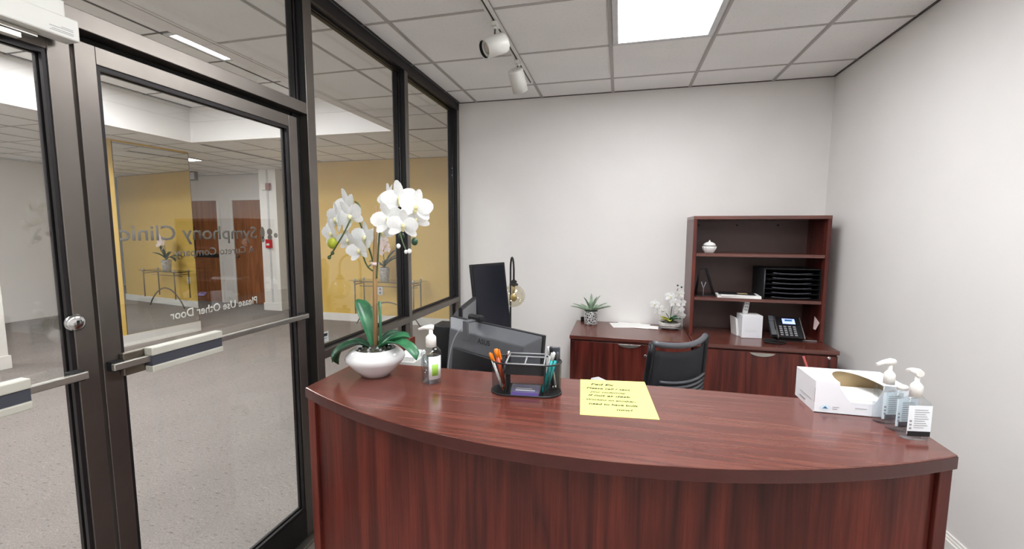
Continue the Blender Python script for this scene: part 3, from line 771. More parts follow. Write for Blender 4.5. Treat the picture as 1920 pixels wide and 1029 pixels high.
PET = {}
def flower(parent, loc, face, size, mat='petal', roll=0.0, lip='lip'):
    # flower disc normal = face ; five petals and a lip as sub-parts
    key = (mat,)
    if key not in PET:
        a = petal_mb(.5, .46).mesh('petal'); a.materials.append(M[mat]); b = petal_mb(.5, .27).mesh('sepal'); b.materials.append(M[mat])
        c = MB().sphere((.02, 0, .06), .07, 10, 7, (1.2, .8, 1)).grid([[Vector((.05+.16*t, u*.06*(1-.5*t), .08+.03*t-.1*t*t)) for u in (-1, 0, 1)] for t in (0, .3, .6, 1)]).mesh('lip'); c.materials.append(M[lip])
        d = MB().sphere((0, 0, .03), .06, 10, 7).mesh('flower'); d.materials.append(M[mat]); PET[key] = (a, b, c, d)
    a, b, c, d = PET[key]
    f = Vector(face).normalized(); up = Vector((0, 0, 1)); ex = up.cross(f).normalized(); ey = f.cross(ex)
    base = frame(loc, ex, ey) @ Matrix.Rotation(roll, 4, 'Z') @ Matrix.Diagonal((size, size, size, 1))
    fo = bpy.data.objects.new('flower', d); COL.objects.link(fo); fo.parent = parent; fo.matrix_local = base
    for ang, me, zz in ((90, b, -.01), (215, b, -.01), (325, b, -.01), (10, a, .02), (170, a, .02)):
        o = bpy.data.objects.new('petal', me); COL.objects.link(o); o.parent = fo
        o.matrix_local = Matrix.Translation((0, 0, zz)) @ Matrix.Rotation(R(ang), 4, 'Z') @ Matrix.Rotation(R(-8+random.uniform(-8, 8)), 4, 'Y')
    o = bpy.data.objects.new('lip', c); COL.objects.link(o); o.parent = fo; o.matrix_local = Matrix.Rotation(R(270), 4, 'Z')
    return fo

# ---- white orchid on the desk
OX, OY, OZ = -.815, 1.315, 1.0602
orc = thing('orchid_plant', 'white artificial orchid in a round white ceramic bowl on the desk', 'plant', (OX, OY, OZ))
v = MB().lathe([(.036, 0), (.046, .002), (.070, .026), (.094, .052), (.101, .064), (.099, .074), (.086, .088), (.074, .096), (.070, .098), (.066, .096), (.066, .080)], 40, None, True, True)
v.build('vase', 'ceramic', orc)
MB().sphere((0, 0, .082), .062, 20, 10, (1, 1, .35)).build('moss', 'moss', orc)
pbl = {'moss': MB(), 'grey': MB()}
for k in range(70):
    a = k*2.39996; rr_ = .060*math.sqrt((k+.5)/70)
    (pbl['grey'] if k % 3 == 0 else pbl['moss']).sphere((rr_*math.cos(a), rr_*math.sin(a), .082+.0215*math.sqrt(max(0, 1-(rr_/.062)**2))), random.uniform(.004, .0065), 6, 5)
for mt, mb in pbl.items():
    mb.build('pebbles', mt, orc)['kind'] = 'stuff'
MB().tube([(.002, 0, .08), (.004, 0, .25), (.010, 0, .45), (.020, 0, .585)], .0085, 10, radii=[.0085, .008, .007, .006]).build('cane_stake', 'stake', orc)
MB().tube([(.016, .004, .08), (.020, .004, .16), (.019, .004, .26)], .005, 8).build('green_sheath', 'leaf', orc)
MB().lathe([(.013, 0), (.013, .010)], 10, Matrix.Translation((.008, 0, .385))).build('tie', 'petalpink', orc)
for az, ln, wd_, lift, dr, mt in ((150, .20, .060, 1.25, .55, 'leaf'), (20, .12, .068, .75, .9, 'leaf'), (-8, .185, .055, .75, 1.9, 'leaf'), (190, .18, .055, .75, 2.6, 'leafdark'), (222, .16, .05, .8, 2.2, 'leafdark'), (70, .13, .05, .8, 1.2, 'leafdark')):
    o = leaf_mesh(ln, wd_, dr, lift=lift).build('leaf', mt, orc, solid=.002)
    o.location = (.012*math.cos(R(az)), .012*math.sin(R(az)), .088); o.rotation_euler = (0, 0, R(az))
def rel(px, pz, dy=0): return (px-OX, dy, pz-OZ)
MB().tube(bez((.012, .003, .34), (-.005, 0, .44), (-.04, -.005, .52), rel(-.862, 1.612, -.01), 12) + bez(rel(-.862, 1.612, -.01), rel(-.845, 1.63, -.01), rel(-.85, 1.655, -.01), rel(-.87, 1.66, -.01), 5)[1:], .003, 6).build('stem', 'stem', orc)
MB().tube(bez((.014, -.003, .34), (.025, -.005, .42), (.028, -.005, .50), rel(-.765, 1.66, -.005), 12), .003, 6).build('stem', 'stem', orc)
MB().tube(bez((.010, .003, .36), (-.01, -.012, .37), (-.02, -.02, .385), rel(-.838, 1.51, -.03), 8), .0028, 6).build('stem', 'stem', orc)
MB().tube(bez(rel(-.862, 1.60, -.05), rel(-.88, 1.55, -.06), rel(-.90, 1.53, -.06), rel(-.945, 1.475, -.05), 10), .0025, 6).build('stem', 'stem', orc)
MB().tube(bez(rel(-.70, 1.575, -.03), rel(-.68, 1.54, -.05), rel(-.675, 1.52, -.05), rel(-.662, 1.498, -.05), 8), .0025, 6).build('stem', 'stem', orc)
for p_, r_, mt in ((rel(-.930, 1.520, -.055), .016, 'bud'), (rel(-.948, 1.472, -.05), .006, 'stem'), (rel(-.935, 1.487, -.05), .006, 'stem'), (rel(-.69, 1.513, -.05), .007, 'petal'), (rel(-.652, 1.497, -.05), .007, 'petal'), (rel(-.664, 1.495, -.05), .006, 'petal'), (rel(-.70, 1.545, -.01), .010, 'leafdark'), (rel(-.648, 1.527, -.02), .011, 'leafdark')):
    MB().sphere(p_, r_, 10, 8, (1, 1, 1.15)).build('bud', mt, orc)
for px, pz, dy, fc, sz, rl_ in (
        (-.700, 1.665, -.015, (.15, -1, .10), .108, .1), (-.640, 1.640, -.02, (.5, -1, .0), .100, -.2), (-.722, 1.600, -.05, (.05, -1, -.1), .100, .25),
        (-.668, 1.580, -.055, (.3, -1, -.15), .092, -.1), (-.765, 1.680, .02, (-.7, -.8, .4), .088, .5), (-.655, 1.600, .0, (.8, -.8, -.1), .090, .3),
        (-.895, 1.645, -.02, (-.4, -1, .15), .105, .2), (-.925, 1.600, -.03, (-.6, -1, .0), .105, -.2), (-.945, 1.553, -.035, (-.5, -1, -.2), .090, .1), (-.868, 1.610, -.04, (-.1, -1, -.1), .098, .4),
        (-.830, 1.540, -.015, (-.35, -1, .05), .096, -.1), (-.845, 1.498, -.03, (-.2, -1, -.2), .084, .2), (-.795, 1.555, .03, (.35, -.9, .2), .080, .4), (-.900, 1.530, -.01, (-.3, -1, -.1), .078, .0)):
    flower(orc, rel(px, pz, dy), fc, sz*1.14, 'petal', rl_)

# ---- succulent in patterned pot
su = thing('potted_succulent', 'grey-green succulent in a black and white patterned pot', 'plant', (-.222, 3.755, .7635))
MB().lathe([(.052, 0), (.056, .006), (.060, .118), (.056, .120), (.054, .108)], 26).build('pot', 'potpat', su)
MB().lathe([(.054, .104), (.02, .110)], 20).build('soil', 'moss', su)
for k in range(14):
    az = k*137.5 + 20; inner = k > 9
    ln = .185 if not inner else .165; lf = (.35 + .07*(k % 3)) if not inner else 1.1+.1*(k % 3)
    o = leaf_mesh(ln, .036, .25, .3, 8, 3, lf, 0.0, True).build('leaf', 'succ', su, solid=.004)
    o.location = (0, 0, .106); o.rotation_euler = (0, 0, R(az))
# ---- small white orchid in a bowl
so = thing('potted_orchid', 'small white orchid in a banded grey bowl beside the hutch', 'plant', (.428, 3.745, .7635))
MB().lathe([(.05, 0), (.075, .012), (.088, .030), (.092, .048), (.085, .058), (.078, .056), (.074, .044)], 28).build('bowl', 'stonebowl', so)
for z_ in (.018, .034, .050): MB().tube([((.082+.10*(z_-.018)+.003)*math.cos(a), (.082+.10*(z_-.018)+.003)*math.sin(a), z_+.004*math.sin(3*a)) for a in [2*PI*i/28 for i in range(28)]], .004, 6, True).build('bowl_band', 'grey', so)
MB().sphere((0, 0, .046), .07, 16, 8, (1, 1, .35)).build('moss', 'moss', so)
for az, ln, lf in ((200, .10, .9), (160, .08, .6), (-20, .10, .8), (30, .09, 1.0), (260, .09, .7), (-70, .08, 1.1)):
    o = leaf_mesh(ln, .034, 1.0, lift=lf).build('leaf', 'bud' if az in (200, 160, 260) else 'leaf', so, solid=.002); o.location = (0, 0, .055); o.rotation_euler = (0, 0, R(az))
MB().tube(bez((0, 0, .06), (.005, 0, .17), (.02, 0, .26), (.05, -.01, .34), 10), .003, 6).build('stem', 'stem', so)
MB().tube(bez((0, 0, .06), (-.02, 0, .12), (-.07, 0, .19), (-.12, -.01, .20), 10), .003, 6).build('stem', 'stem', so)
for x_, y_, z_, s_, fc in ((.0, -.02, .275, .085, (-.3, -1, .1)), (.055, -.03, .30, .07, (.2, -1, 0)), (.03, -.03, .225, .08, (.1, -1, 0)), (.075, -.02, .225, .07, (.4, -1, 0)), (.06, -.03, .165, .075, (.3, -1, 0)), (.08, -.03, .12, .06, (.3, -1, -.2)), (-.125, -.02, .205, .07, (-.4, -1, .1)), (-.09, -.03, .18, .062, (-.1, -1, 0)), (-.105, -.03, .145, .055, (-.2, -1, -.2)), (-.06, -.03, .155, .055, (0, -1, -.2))):
    flower(so, (x_, y_, z_), fc, s_*1.22)
for p_ in ((.045, -.02, .365), (.075, -.02, .352)): MB().sphere(p_, .008, 8, 6).build('bud', 'leafdark', so)

# ================================================================== SMALL THINGS ON THE DESK
# ---- clear pump bottle (left)
def pump(root, z, spout, r=.0175, tall=.03):
    MB().lathe([(r, z), (r, z+tall), (r*.9, z+tall+.004), (r*.55, z+tall+.010), (r*.40, z+tall+.012), (r*.38, z+tall+.030)], 20).build('pump_cap', 'white', root)
    a = Vector((spout[0], spout[1], 0)).normalized(); zt = z+tall+.034
    MB().tube([(-a.x*.010, -a.y*.010, zt), (0, 0, zt+.001), (a.x*.022, a.y*.022, zt), (a.x*.040, a.y*.040, zt-.006)], .005, 10, radii=[.008, .0095, .006, .0042]).build('pump_head', 'white', root)
sb = thing('pump_bottle', 'round clear sanitizer pump bottle with green label beside the orchid', 'bottle', (-.597, 1.298, 1.0602))
MB().lathe([(.026, 0), (.032, .004), (.033, .012), (.033, .098), (.031, .108), (.022, .117), (.016, .120)], 28).build('bottle_body', 'gel', sb)
MB().lathe([(.024, .004), (.029, .008), (.029, .090), (.010, .091)], 20).build('gel_filling', glassmat('gel_volume', (.80, .84, .86), f0=.10), sb)
bb = MB()
for k in range(16):
    a = k*2.4; bb.sphere((.022*math.cos(a), .022*math.sin(a), .012+.0045*k), .0022+.0012*(k % 3), 8, 6)
bb.build('bubble', 'chrome', sb)
lab = MB()
def curved(mb, r, a0, a1, z0, z1, n_=10):
    mb.grid([[Vector((r*math.cos(a0+(a1-a0)*i/n_), r*math.sin(a0+(a1-a0)*i/n_), z)) for i in range(n_+1)] for z in (z0, z1)])
curved(lab, .0336, R(-80), R(0), .018, .094); lb_ = lab.build('label', 'label', sb, solid=.0004)
l2 = MB(); curved(l2, .0340, R(-62), R(-25), .030, .068); l2.build('green_print', 'labelgreen', lb_, solid=.0004)
pump(sb, .1205, (-1, -.35))
# ---- three rectangular sanitizer bottles (right)
def sanit(loc, rz, label, labmat, spout, bar, first):
    s = thing('sanitizer_bottle', label, 'bottle', loc, rz, 'rectangular sanitizer bottles at the desk end')
    w, d, hgt = .0280, .0165, .093
    def rr(k, w_, d_): return [(w_*math.copysign(abs(math.cos(a))**.35, math.cos(a)), d_*math.copysign(abs(math.sin(a))**.35, math.sin(a))) for a in [2*PI*i/28 for i in range(28)]]
    b = MB(); rings = [(0, .92), (.004, 1), (hgt-.004, 1), (hgt, .97), (hgt+.008, .6), (hgt+.012, .45)]
    p = [];
    for z, k in rings: p += [(x, y, z) for x, y in rr(28, w*k, d*k)]
    f = [(j*28+k, j*28+(k+1) % 28, (j+1)*28+(k+1) % 28, (j+1)*28+k) for j in range(len(rings)-1) for k in range(28)] + [list(range(28))[::-1]]
    b.add(p, f, True).build('bottle_body', 'gel', s)
    lb = MB().box(-w*.93, w*.93, -d-.0012, -d-.0004, .016, hgt-.006).build('label', labmat, s)
    if bar: MB().box(-w*.90, w*.90, -d-.0018, -d-.0013, .011, .0235).build('black_band', 'blackmat', lb)
    else: MB().box(-w*.7, w*.5, -d-.0018, -d-.0013, .014, .028).build('dark_print', 'windowdark', lb)
    tx = MB()
    for k in range(9): tx.box(-w*.45, w*(.35+.4*((k*37) % 10)/10), -d-.0018, -d-.0013, .032+.0055*k, .0335+.0055*k)
    for k in range(3): tx.box(-w*.8, -w*.62, -d-.0018, -d-.0013, .028+.009*k, .033+.009*k)
    tx.build('print_line', 'grey', lb)
    pump(s, hgt+.012, spout, .0125, .024) if spout else MB().lathe([(.0115, hgt+.0122), (.0115, hgt+.021), (.009, hgt+.023)], 16).build('flat_cap', 'white', s)
    return s
sanit((.7120, 1.226, 1.0602), R(8), 'front sanitizer bottle with white label and black band', 'label', (.15, 1), True, True)
sanit((.708, 1.270, 1.0602), R(14), 'middle sanitizer bottle with pale blue label', 'labelblue', None, False, False)
sanit((.7000, 1.312, 1.0602), R(14), 'rearmost sanitizer bottle whose pump spout points left', 'labelblue', (-1, -.1), False, False)
# ---- tissue / glove box with cut-out
bx_ = thing('tissue_box', 'white cardboard dispenser box with scooped opening and papers inside', 'box', (.543, 1.338, 1.0602))
bw_, bd_, bh_ = .218, .135, .088; tk = .0016
box('bottom', 'boxwhite', 0, bw_, 0, bd_, 0, tk, bx_); box('side_panel', 'boxwhite', 0, tk, tk, bd_-tk, tk, bh_, bx_); box('side_panel', 'boxwhite', bw_-tk, bw_, tk, bd_-tk, tk, bh_, bx_)
MB().prism([(0, 0), (bw_, 0), (bw_, bh_), (.160, bh_), (.160, .075), (.145, .040), (.140, .036), (.088, .036), (.082, .040), (.060, .075), (.058, bh_), (0, bh_)], -tk, 0, frame((0, 0, 0), (1, 0, 0), (0, 0, 1))).build('front_panel', 'boxwhite', bx_)
box('back_panel', 'boxwhite', 0, bw_, bd_-tk, bd_, tk, bh_, bx_); box('back_liner', 'card', tk, bw_-tk, bd_-tk*2, bd_-tk-.0001, tk, bh_-.0002, bx_)
box('side_liner', 'card', tk+.0001, tk*2, tk*2, bd_-tk*2, tk, bh_-.0002, bx_); box('side_liner', 'card', bw_-tk*2, bw_-tk-.0001, tk*2, bd_-tk*2, tk, bh_-.0002, bx_)
arc_ = [(.109 + .051*math.cos(a), .0 + .118*math.sin(a)) for a in [PI*i/18 for i in range(19)]]
MB().prism([(0, 0), (0, bd_), (bw_, bd_), (bw_, 0), (.160, 0)] + arc_[1:-1] + [(.058, 0)], bh_, bh_+tk).build('top_panel', 'boxwhite', bx_)
for k in range(3): box('paper_stack', 'paper', .006, bw_-.006, .004, bd_-.012-.004*k, .004+.014*k, .0165+.014*k, bx_, .001)
lgm = MB().lathe([(.014, 0), (.014, .0006)], 20, frame((.026, -.0004, .016), (1, 0, 0), (0, 0, 1)) @ Matrix.Diagonal((1, .62, 1, 1))); lo = lgm.build('logo', 'labelblue', bx_)
MB().prism([(-.007, -.003), (0, .004), (.007, -.003)], .0007, .0011, frame((.026, -.0004, .016), (1, 0, 0), (0, 0, 1))).build('logo_mark', 'blue', lo)
MB().box(.044, .060, -.0010, -.0001, .018, .0195).box(.044, .056, -.0010, -.0001, .0125, .014).box(.098, .126, -.0010, -.0001, .020, .0212).build('print_line', 'grey', bx_)
MB().box(-.0008, -.0001, .02, .095, .030, .0312).box(-.0008, -.0001, .0, .0012, .03, .07).box(-.0008, -.0001, .06, .10, .012, .016).build('side_flap_line', 'grey', bx_)

# ---- wire mesh organiser
og = thing('desk_organizer', 'black wire mesh desk organizer holding pens', 'organizer', (-.272, 1.292, 1.0602), R(6))
def stadium(w, d, n_=10):
    r_ = d/2; o = []
    for i in range(n_+1): a = -PI/2 + PI*i/n_; o.append((w/2-r_ + r_*math.cos(a), r_*math.sin(a)))
    for i in range(n_+1): a = PI/2 + PI*i/n_; o.append((-w/2+r_ + r_*math.cos(a), r_*math.sin(a)))
    return o
sp_ = stadium(.218, .100)
ring = [Vector((x, y, 0)) for x, y in sp_]
MB().prism(sp_, 0, .003).build('base', 'blackmat', og)
wm = MB()
k0 = [i for i, (x, y) in enumerate(sp_) if y < -.0499]
nS = len(sp_)
for i in range(nS):
    a, b = sp_[i], sp_[(i+1) % nS]
    if a[1] < -.0495 and b[1] < -.0495: continue     # open bay in the middle of the front
    wm.add([(a[0], a[1], .003), (b[0], b[1], .003), (b[0], b[1], .100), (a[0], a[1], .100)], [(0, 1, 2, 3)], True)
wm.build('mesh_wall', 'mesh', og)
MB().tube([(x, y, .100) for x, y in sp_], .0026, 6, True).build('top_rim', 'black', og); MB().tube([(x, y, .003) for x, y in sp_], .003, 6, True).build('bottom_rim', 'black', og)
for x_ in (-.058, .058): box('divider', 'blackmat', x_-.001, x_+.001, -.0495, .0495, .003, .102, og)
MB().box(-.057, .057, -.049, .049, .068, .070).build('tray_floor', 'blackmat', og); MB().box(-.057, .057, -.050, -.048, .070, .099).build('tray_front', 'mesh', og)
gr = MB()
for q in (((-.058, -.05, .1015), (-.058, .05, .1065)), ((.058, -.05, .1015), (.058, .05, .1065)), ((0, -.05, .1015), (0, .02, .105)), ((-.058, .02, .105), (.058, .02, .105)), ((-.058, .049, .107), (.058, .049, .107)), ((-.058, -.05, .102), (.058, -.05, .102))): gr.tube(q, .0026, 6)
gr.build('tray_rim', 'grey', og)
nt_ = thing('note_pad', 'purple sticky note pad inside the mesh organizer', 'note pad', (-.270, 1.275, 1.0640), R(6))
MB().box(-.042, .042, -.034, .036, 0, .010).build('pad', 'purple', nt_); MB().box(-.046, .046, -.0365, .039, .0102, .0110).box(-.046, -.043, -.0365, .039, 0, .0102).build('clear_tray', 'gel', nt_)
MB().box(-.03, .03, -.020, -.012, .0111, .0116).box(-.03, .02, -.004, .002, .0111, .0116).build('print_line', 'lightgrey', nt_)
def pen(name, label, a, b, r_, body, tip, top, group=None):
    a, b = Vector(a), Vector(b); d = b-a; ln = d.length
    t = thing(name, label, 'pen', a, 0, group)
    q = d.to_track_quat('Z', 'Y').to_matrix().to_4x4()
    MB().lathe([(.0008, 0), (r_*.9, .014)], 10, q).build('tip', tip, t)
    MB().lathe([(r_, .0141), (r_, ln*.80)], 12, q).build('barrel', body, t)
    MB().lathe([(r_*1.05, ln*.8+.0002), (r_*1.08, ln-.004), (r_*.6, ln)], 12, q).box(-r_*.3, r_*.3, r_*1.1, r_*1.7, ln*.72, ln*.97, q).build('cap', top, t)
    return t
pen('pencil', 'white and blue printed pencil leaning in the organizer left cup', (-.338, 1.262, 1.066), (-.383, 1.262, 1.185), .0042, 'paper', 'rust', 'orange')
MB().tube([(0, 0, .0), (0, 0, .001)], .001, 4)
pen('marker_pen', 'orange highlighter pen standing in the organizer left cup', (-.340, 1.285, 1.066), (-.370, 1.285, 1.192), .0072, 'rust', 'rust', 'orange')
pen('ball_pen', 'teal pen leaning at the right end of the organizer', (-.218, 1.276, 1.066), (-.184, 1.286, 1.194), .0052, 'teal', 'teal', 'lightgrey')
pen('ball_pen', 'second teal pen tucked behind the first at the organizer end', (-.208, 1.288, 1.066), (-.174, 1.296, 1.192), .0050, 'teal', 'teal', 'windowdark')
pen('ball_pen', 'black pen standing upright in the organizer right cup', (-.190, 1.308, 1.066), (-.199, 1.318, 1.202), .0050, 'black', 'chrome', 'black')
pen('ball_pen', 'white pen in the back of the organizer right cup', (-.180, 1.312, 1.066), (-.210, 1.325, 1.200), .0045, 'lightgrey', 'chrome', 'lightgrey')
pen('ball_pen', 'chrome tipped dark pen lying low in the left cup', (-.360, 1.300, 1.066), (-.335, 1.320, 1.178), .0045, 'windowdark', 'chrome', 'chrome')
bc = thing('binder_clip', 'small dark clip rising from the organizer right cup', 'clip', (-.186, 1.330, 1.066), R(10))
MB().box(-.014, .014, -.004, .004, 0, .132).build('clip_body', 'windowdark', bc, .001)

# ---- yellow note
yn = thing('paper_note', 'yellow paper sheet with a handwritten message on the desk', 'note', (-.092, 1.156, 1.0602))
c0, c1, c2, c3 = (0, 0), (.210, .020), (.187, .316), (-.024, .288)
MB().prism([c0, c1, c2, c3], 0, .0007).build('sheet', 'yellowpaper', yn)
ex = Vector((.210, .020, 0)).normalized(); ey = Vector((-.024, .288, 0)).normalized(); ey = Vector((-ex.y, ex.x, 0))
for body, u, vv, wd_, hg, mt in (('Fed Ex', .045, .238, .075, .017, 'inkdark'), ('- Please call / text', .018, .203, .150, .014, 'ink'), ('352-contact today', .040, .172, .110, .014, 'ink'), ('if not at desk', .034, .142, .128, .014, 'ink'),
                                 ('- Working on another,', .016, .108, .155, .015, 'ink'), ('need to have built', .034, .075, .140, .014, 'ink'), ('now!', .110, .042, .045, .012, 'ink')):
    if body.startswith('352'): body = 'your conformity'
    text('handwriting', body, mt, frame(Vector((-.008, .0, .0009)) + ex*u + ey*vv, ex, ey), yn, wd_, hg, shear=.25, bold=.022)

# ================================================================== SMALL THINGS ON THE CABINETS
ps = thing('paper_sheets', 'loose white papers and an envelope on the left file cabinet', 'paper', (.14, 3.79, .7635))
MB().box(-.19, .08, -.09, .10, 0, .0015, Matrix.Rotation(R(12), 4, 'Z')).build('sheet', 'paper', ps); MB().box(-.14, .13, -.10, .09, .0018, .0030, Matrix.Rotation(R(-8), 4, 'Z')).build('sheet', 'paper', ps)
MB().box(-.04, .20, -.10, .02, .0032, .0050, Matrix.Rotation(R(-6), 4, 'Z')).build('envelope', 'paper', ps)
pl = thing('power_plug', 'small black plug at the left back corner of the file cabinet', 'plug', (-.30, 3.885, .7635)); MB().box(-.018, .018, -.014, .014, 0, .034).box(-.006, .006, -.022, -.0145, .008, .02).build('plug_body', 'blackmat', pl, .003)
# ornament
orn = thing('ornament', 'small white ribbed lidded jar on the upper hutch shelf', 'ornament', (.690, 3.68, 1.4025))
pr = [(.026, 0), (.032, .004), (.048, .030), (.051, .044), (.047, .052)]
MB().lathe(pr, 24).build('jar', 'paper', orn); MB().lathe([(.048, .0535), (.040, .070), (.022, .080), (.008, .084), (.006, .092), (.002, .098)], 24).build('lid', 'paper', orn)
MB().tube([(.049*math.cos(a), .049*math.sin(a), .0525) for a in [2*PI*i/24 for i in range(24)]], .0022, 6, True).build('groove', 'steel', orn)
for k in range(12):
    a = 2*PI*k/12
    MB().tube([(r_*1.02*math.cos(a), r_*1.02*math.sin(a), z_) for r_, z_ in pr], .0016, 5).build('rib', 'paper', orn)
# wire holder
SH = .7640+.299+.0005
wh = thing('file_sorter', 'dark wire file sorter at the left of the middle hutch shelf', 'file sorter', (.665, 3.69, SH))
for k, y_ in enumerate((-.05, .0, .05)):
    MB().tube([(-.06, y_, .004), (-.045+.01*k, y_, .20), (.01, y_, .215), (.075, y_, .004)], .0035, 6).build('wire_loop', 'black', wh)
MB().box(-.065, .08, -.06, .06, 0, .004).build('base', 'blackmat', wh)
MB().tube([(-.012, -.055, .004), (-.012, -.055, .06), (-.03, -.055, .11)], .003, 6).tube([(-.012, -.055, .06), (.004, -.055, .11)], .003, 6).build('support', 'grey', wh)
# magazine pile
mg = thing('magazine_stack', 'white papers and dark magazine stacked on the middle hutch shelf', 'paper', (.905, 3.655, SH), R(-6))
MB().box(-.15, .15, -.085, .10, 0, .012).build('papers', 'paper', mg); MB().box(-.13, .145, -.088, .09, .0122, .020, Matrix.Rotation(R(3), 4, 'Z')).build('papers', 'paper', mg)
MB().box(-.135, .12, -.045, .098, .0202, .0232).build('magazine', 'blackmat', mg); MB().box(.0, .07, -.01, .05, .0233, .0238).build('cover_print', 'card', mg)
# letter trays
lt = thing('letter_tray', 'black stacked letter tray on the right of the middle hutch shelf', 'tray', (1.248, 3.72, SH))
MB().box(-.19, -.185, -.14, .13, 0, .225).box(.185, .19, -.14, .13, 0, .225).box(-.185, .185, .125, .13, 0, .225).build('housing', 'blackmat', lt)
MB().box(-.19, .19, -.14, .13, .2255, .230).build('top', 'black', lt)
MB().tube([(-.182, -.142, .01), (-.182, -.142, .22)], .004, 6).build('front_edge', 'windowdark', lt)
for k in range(6):
    z_ = .006+.036*k
    MB().box(-.184, .184, -.135, .124, z_, z_+.002).build('tray_shelf', 'black', lt)
    MB().tube([(-.13+.26*i/10, -.138-.010*math.sin(PI*i/10), z_+.012-.006*math.sin(PI*i/10)) for i in range(11)], .0035, 6).build('tray_lip', 'windowdark', lt)
# white box + remote on cabinet
CT = .7645
wb = thing('tissue_cube', 'white cardboard cube under the middle shelf', 'box', (.988, 3.61, CT), R(4))
MB().box(-.072, .072, -.06, .07, 0, .172).build('carton', 'boxwhite', wb, .002)
MB().box(-.060, .060, -.05, .06, .1722, .1735).build('flap', 'paper', wb)
MB().box(-.05, .04, -.0612, -.0604, .05, .052).box(-.05, .03, -.0612, -.0604, .06, .0615).build('print_line', 'lightgrey', wb)
sd = thing('paper_pad', 'white pad leaning behind the white cube', 'paper', (.900, 3.66, CT), R(8)); MB().box(-.004, .004, -.05, .06, 0, .14, Matrix.Rotation(R(-6), 4, 'Y')).box(.006, .012, -.05, .06, 0, .13, Matrix.Rotation(R(-6), 4, 'Y')).build('pad', 'paper', sd)
rm = thing('remote_control', 'grey remote control standing on top of the white cube', 'remote', (.955, 3.625, CT+.174), R(5))
MB().box(-.019, .019, -.010, .010, 0, .098, Matrix.Rotation(R(7), 4, 'Y')).build('remote_body', 'lightgrey', rm, .004)
for i in range(3):
    for j in range(2): MB().lathe([(.004, 0), (.004, .002)], 8, Matrix.Rotation(R(7), 4, 'Y') @ Matrix.Translation((-.007+.014*j, -.0105, .03+.024*i)) @ Matrix.Rotation(R(90), 4, 'X')).build('button', 'windowdark', rm)
# desk phone
dp = thing('desk_phone', 'black office phone with lit blue screen on the right file cabinet', 'phone', (1.225, 3.60, CT), R(-4))
tl = R(38)
TP = Matrix.Translation((0, -.09, .022)) @ Matrix.Rotation(tl, 4, 'X')
MB().box(-.058, .105, 0, .20, -.012, .012, TP).build('body', 'black', dp, .004)
MB().add([(-.05, -.08, 0), (.10, -.08, 0), (.10, .06, 0), (-.05, .06, 0), (-.05, -.07, .012), (.10, -.07, .012), (.10, .05, .11), (-.05, .05, .11)], [(3,2,1,0),(4,5,6,7),(0,1,5,4),(1,2,6,5),(2,3,7,6),(3,0,4,7)]).build('foot', 'blackmat', dp)
for x_ in (-.062, .106): MB().box(x_, x_+.007, -.002, .20, -.010, .016, TP).build('side_trim', 'alu', dp, .002)
MB().box(-.02, .08, .122, .185, .0122, .0150, TP).build('screen_frame', 'screen', dp); MB().box(-.012, .072, .128, .180, .0151, .0160, TP).build('screen', 'lcd', dp); MB().box(.006, .054, .155, .170, .0161, .0166, TP).build('screen_field', 'blue', dp)
for i in range(4):
    for j in range(5): MB().box(-.040+.030*i, -.022+.030*i, .016+.020*j, .028+.020*j, .0122, .0150, TP).build('key', 'grey', dp)
MB().box(-.108, -.066, .0, .19, .002, .012, TP).build('cradle', 'black', dp, .003)
hs = MB().box(-.104, -.072, .010, .180, .0125, .026, TP).box(-.106, -.070, .0, .050, .026, .036, TP).box(-.106, -.070, .14, .188, .026, .036, TP).build('handset', 'monback', dp, .005)
MB().tube([(-.09 + .012*math.sin(t*.9) - .0022*t, -.10 - .0006*t + .004*math.cos(t*2.3), .010+.004*math.sin(t*2.3)) for t in [i*.5 for i in range(60)]], .0035, 6).build('coiled_cord', 'blackmat', dp)
cb = thing('glasses_case', 'coiled black cable lying at the front of the right cabinet top', 'cable', (1.115, 3.435, CT))
MB().tube([(.065*math.cos(a)+.01*math.sin(3*a), .035*math.sin(a), .006+.004*math.sin(2*a)) for a in [2*PI*i/36 for i in range(36)]], .006, 6, True).tube([(.040*math.cos(a)-.03, .024*math.sin(a)+.01, .018) for a in [2*PI*i/24 for i in range(24)]], .006, 6, True).build('loop', 'blackmat', cb)
cb.name = 'cable_coil'
sn = thing('sticky_note', 'pale pink sticky note on the inner right side of the hutch', 'note', (1.4405, 3.60, .875))
MB().add([(-.003, -.040, .030), (-.004, .045, .062), (-.012, .030, -.030), (-.030, -.052, -.022)], [(0, 1, 2, 3)]).build('note_sheet', 'pinknote', sn, solid=.0008)
dk = thing('wall_plate', 'slim silver plate lying at the right end of the cabinet top', 'plate', (1.37, 3.56, CT)); MB().box(-.06, .06, -.006, .006, 0, .006).build('strip', 'grey', dk, .001)
dk.name = 'metal_strip'
rdp = thing('pencil', 'thin red pencil leaning up behind the white dispenser box', 'pencil', (.735, 1.53, .7405))
MB().tube([(0, 0, .0), (-.168, -.035, .436)], .0035, 6).build('pencil_body', plain('dull_red_paint', (150, 58, 56), .5), rdp)

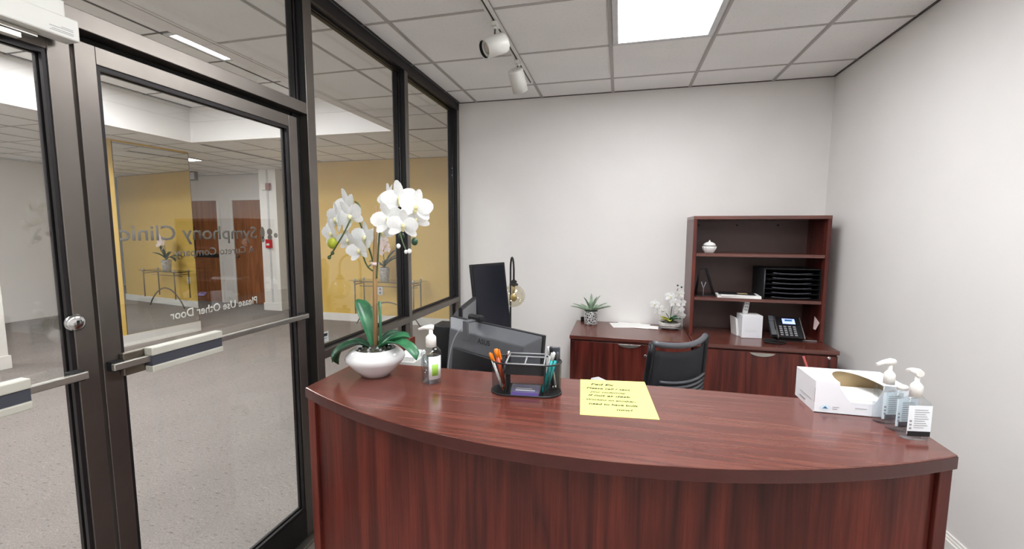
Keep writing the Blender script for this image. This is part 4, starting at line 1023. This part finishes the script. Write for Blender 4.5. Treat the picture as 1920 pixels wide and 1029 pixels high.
# ================================================================== LOBBY THINGS
tb = thing('console_table', 'wire console table with glass top against the yellow wall', 'table', (-3.64, 6.29, 0))
MB().box(-.62, .62, -.17, .17, .755, .767).build('glass_top', 'glass', tb)
for s in (-1, 1):
    for y_ in (-.13, .13): MB().tube([(s*.52, y_, .75), (s*.52, y_, .22)], .011, 8).build('leg', 'steel', tb)
    MB().tube([(s*.52, -.15, .745), (s*.52, .15, .745)], .011, 8).tube([(s*.52, -.13, .70), (s*.52, .13, .70)], .008, 8).build('cross_rail', 'steel', tb)
    for y_ in (-.13, .13): MB().sphere((s*.52, y_, .775), .022, 10, 8).build('finial', 'alu', tb)
for y_ in (-.02,):
    MB().tube([(-.58+1.16*i/18, y_, .03 + .38*math.sin(PI*i/18)**.8) for i in range(19)], .012, 8).build('arched_foot', 'steel', tb)
    MB().tube([(-.56, y_, .735), (.56, y_, .735)], .010, 8).tube([(-.52, y_+.03, .66), (.52, y_+.03, .66)], .006, 8).build('long_rail', 'steel', tb)
op = thing('potted_orchid', 'pink and white orchid in grey pot on the lobby console table', 'plant', (-3.69, 6.29, .7675))
MB().lathe([(.07, 0), (.09, .20), (.095, .21), (.085, .20)], 20).build('pot', 'stonebowl', op); MB().sphere((0, 0, .195), .08, 14, 8, (1, 1, .3)).build('moss', 'moss', op)
for az, ln, lf, dr in ((10, .32, 1.1, .9), (50, .30, .9, .8), (180, .34, .6, 1.5), (200, .28, .9, 1.2), (-40, .28, 1.0, 1.0), (120, .3, .8, 1.3), (0, .36, 1.2, .6)):
    o = leaf_mesh(ln, .065, dr, lift=lf).build('leaf', 'leafdark', op, solid=.003); o.location = (0, 0, .21); o.rotation_euler = (0, 0, R(az))
MB().tube(bez((0, 0, .2), (0, 0, .4), (-.03, -.02, .55), (.05, -.03, .66), 10), .006, 6).build('stem', 'stem', op)
for x_, z_, s_ in ((-.03, .62, .16), (.05, .66, .15), (.0, .54, .15), (.08, .58, .14), (-.04, .45, .13), (.10, .50, .13)): flower(op, (x_, -.06, z_), (random.uniform(-.5, .5), -1, random.uniform(-.2, .3)), s_, 'petalpink', random.uniform(-.5, .5))
ol = thing('wall_outlet', 'white electrical outlet on the yellow wall below the console table', 'outlet', (-3.93, 6.5485, .55)); MB().box(-.05, .05, -.008, 0, -.07, .07).build('cover_plate', 'white', ol, .003)
for z_ in (-.03, .03): MB().box(-.02, .02, -.0095, -.0082, z_-.018, z_+.018).build('socket', 'grey', ol)
exs = thing('exit_sign', 'small dark framed exit sign under the hall ceiling', 'sign', (-8.33, 7.0, 2.56))
MB().box(-.11, .11, -.03, .03, 0, .175).build('case', 'steel', exs, .004); MB().box(-.085, .085, -.033, -.0305, .02, .155).build('face', 'lightgrey', exs)
MB().box(-.02, .02, -.02, .02, .1755, .1800).build('mount', 'steel', exs)
fa = thing('fire_alarm_pull', 'red fire alarm pull station on the white column', 'fire alarm', (-6.60, 7.0485, 1.23)); MB().box(-.06, .06, -.05, 0, 0, .17).build('case', 'red', fa, .006); MB().box(-.035, .035, -.056, -.0505, .05, .09).build('handle', 'white', fa)
fs = thing('alarm_strobe', 'white and red alarm strobe high on the white column', 'alarm', (-6.60, 7.0485, 2.34)); MB().box(-.09, .0, -.045, 0, 0, .13).build('lens_half', 'white', fs, .006); MB().box(.001, .09, -.045, 0, 0, .13).build('case_half', plain('dull_red', (150, 92, 86), .5), fs, .006)
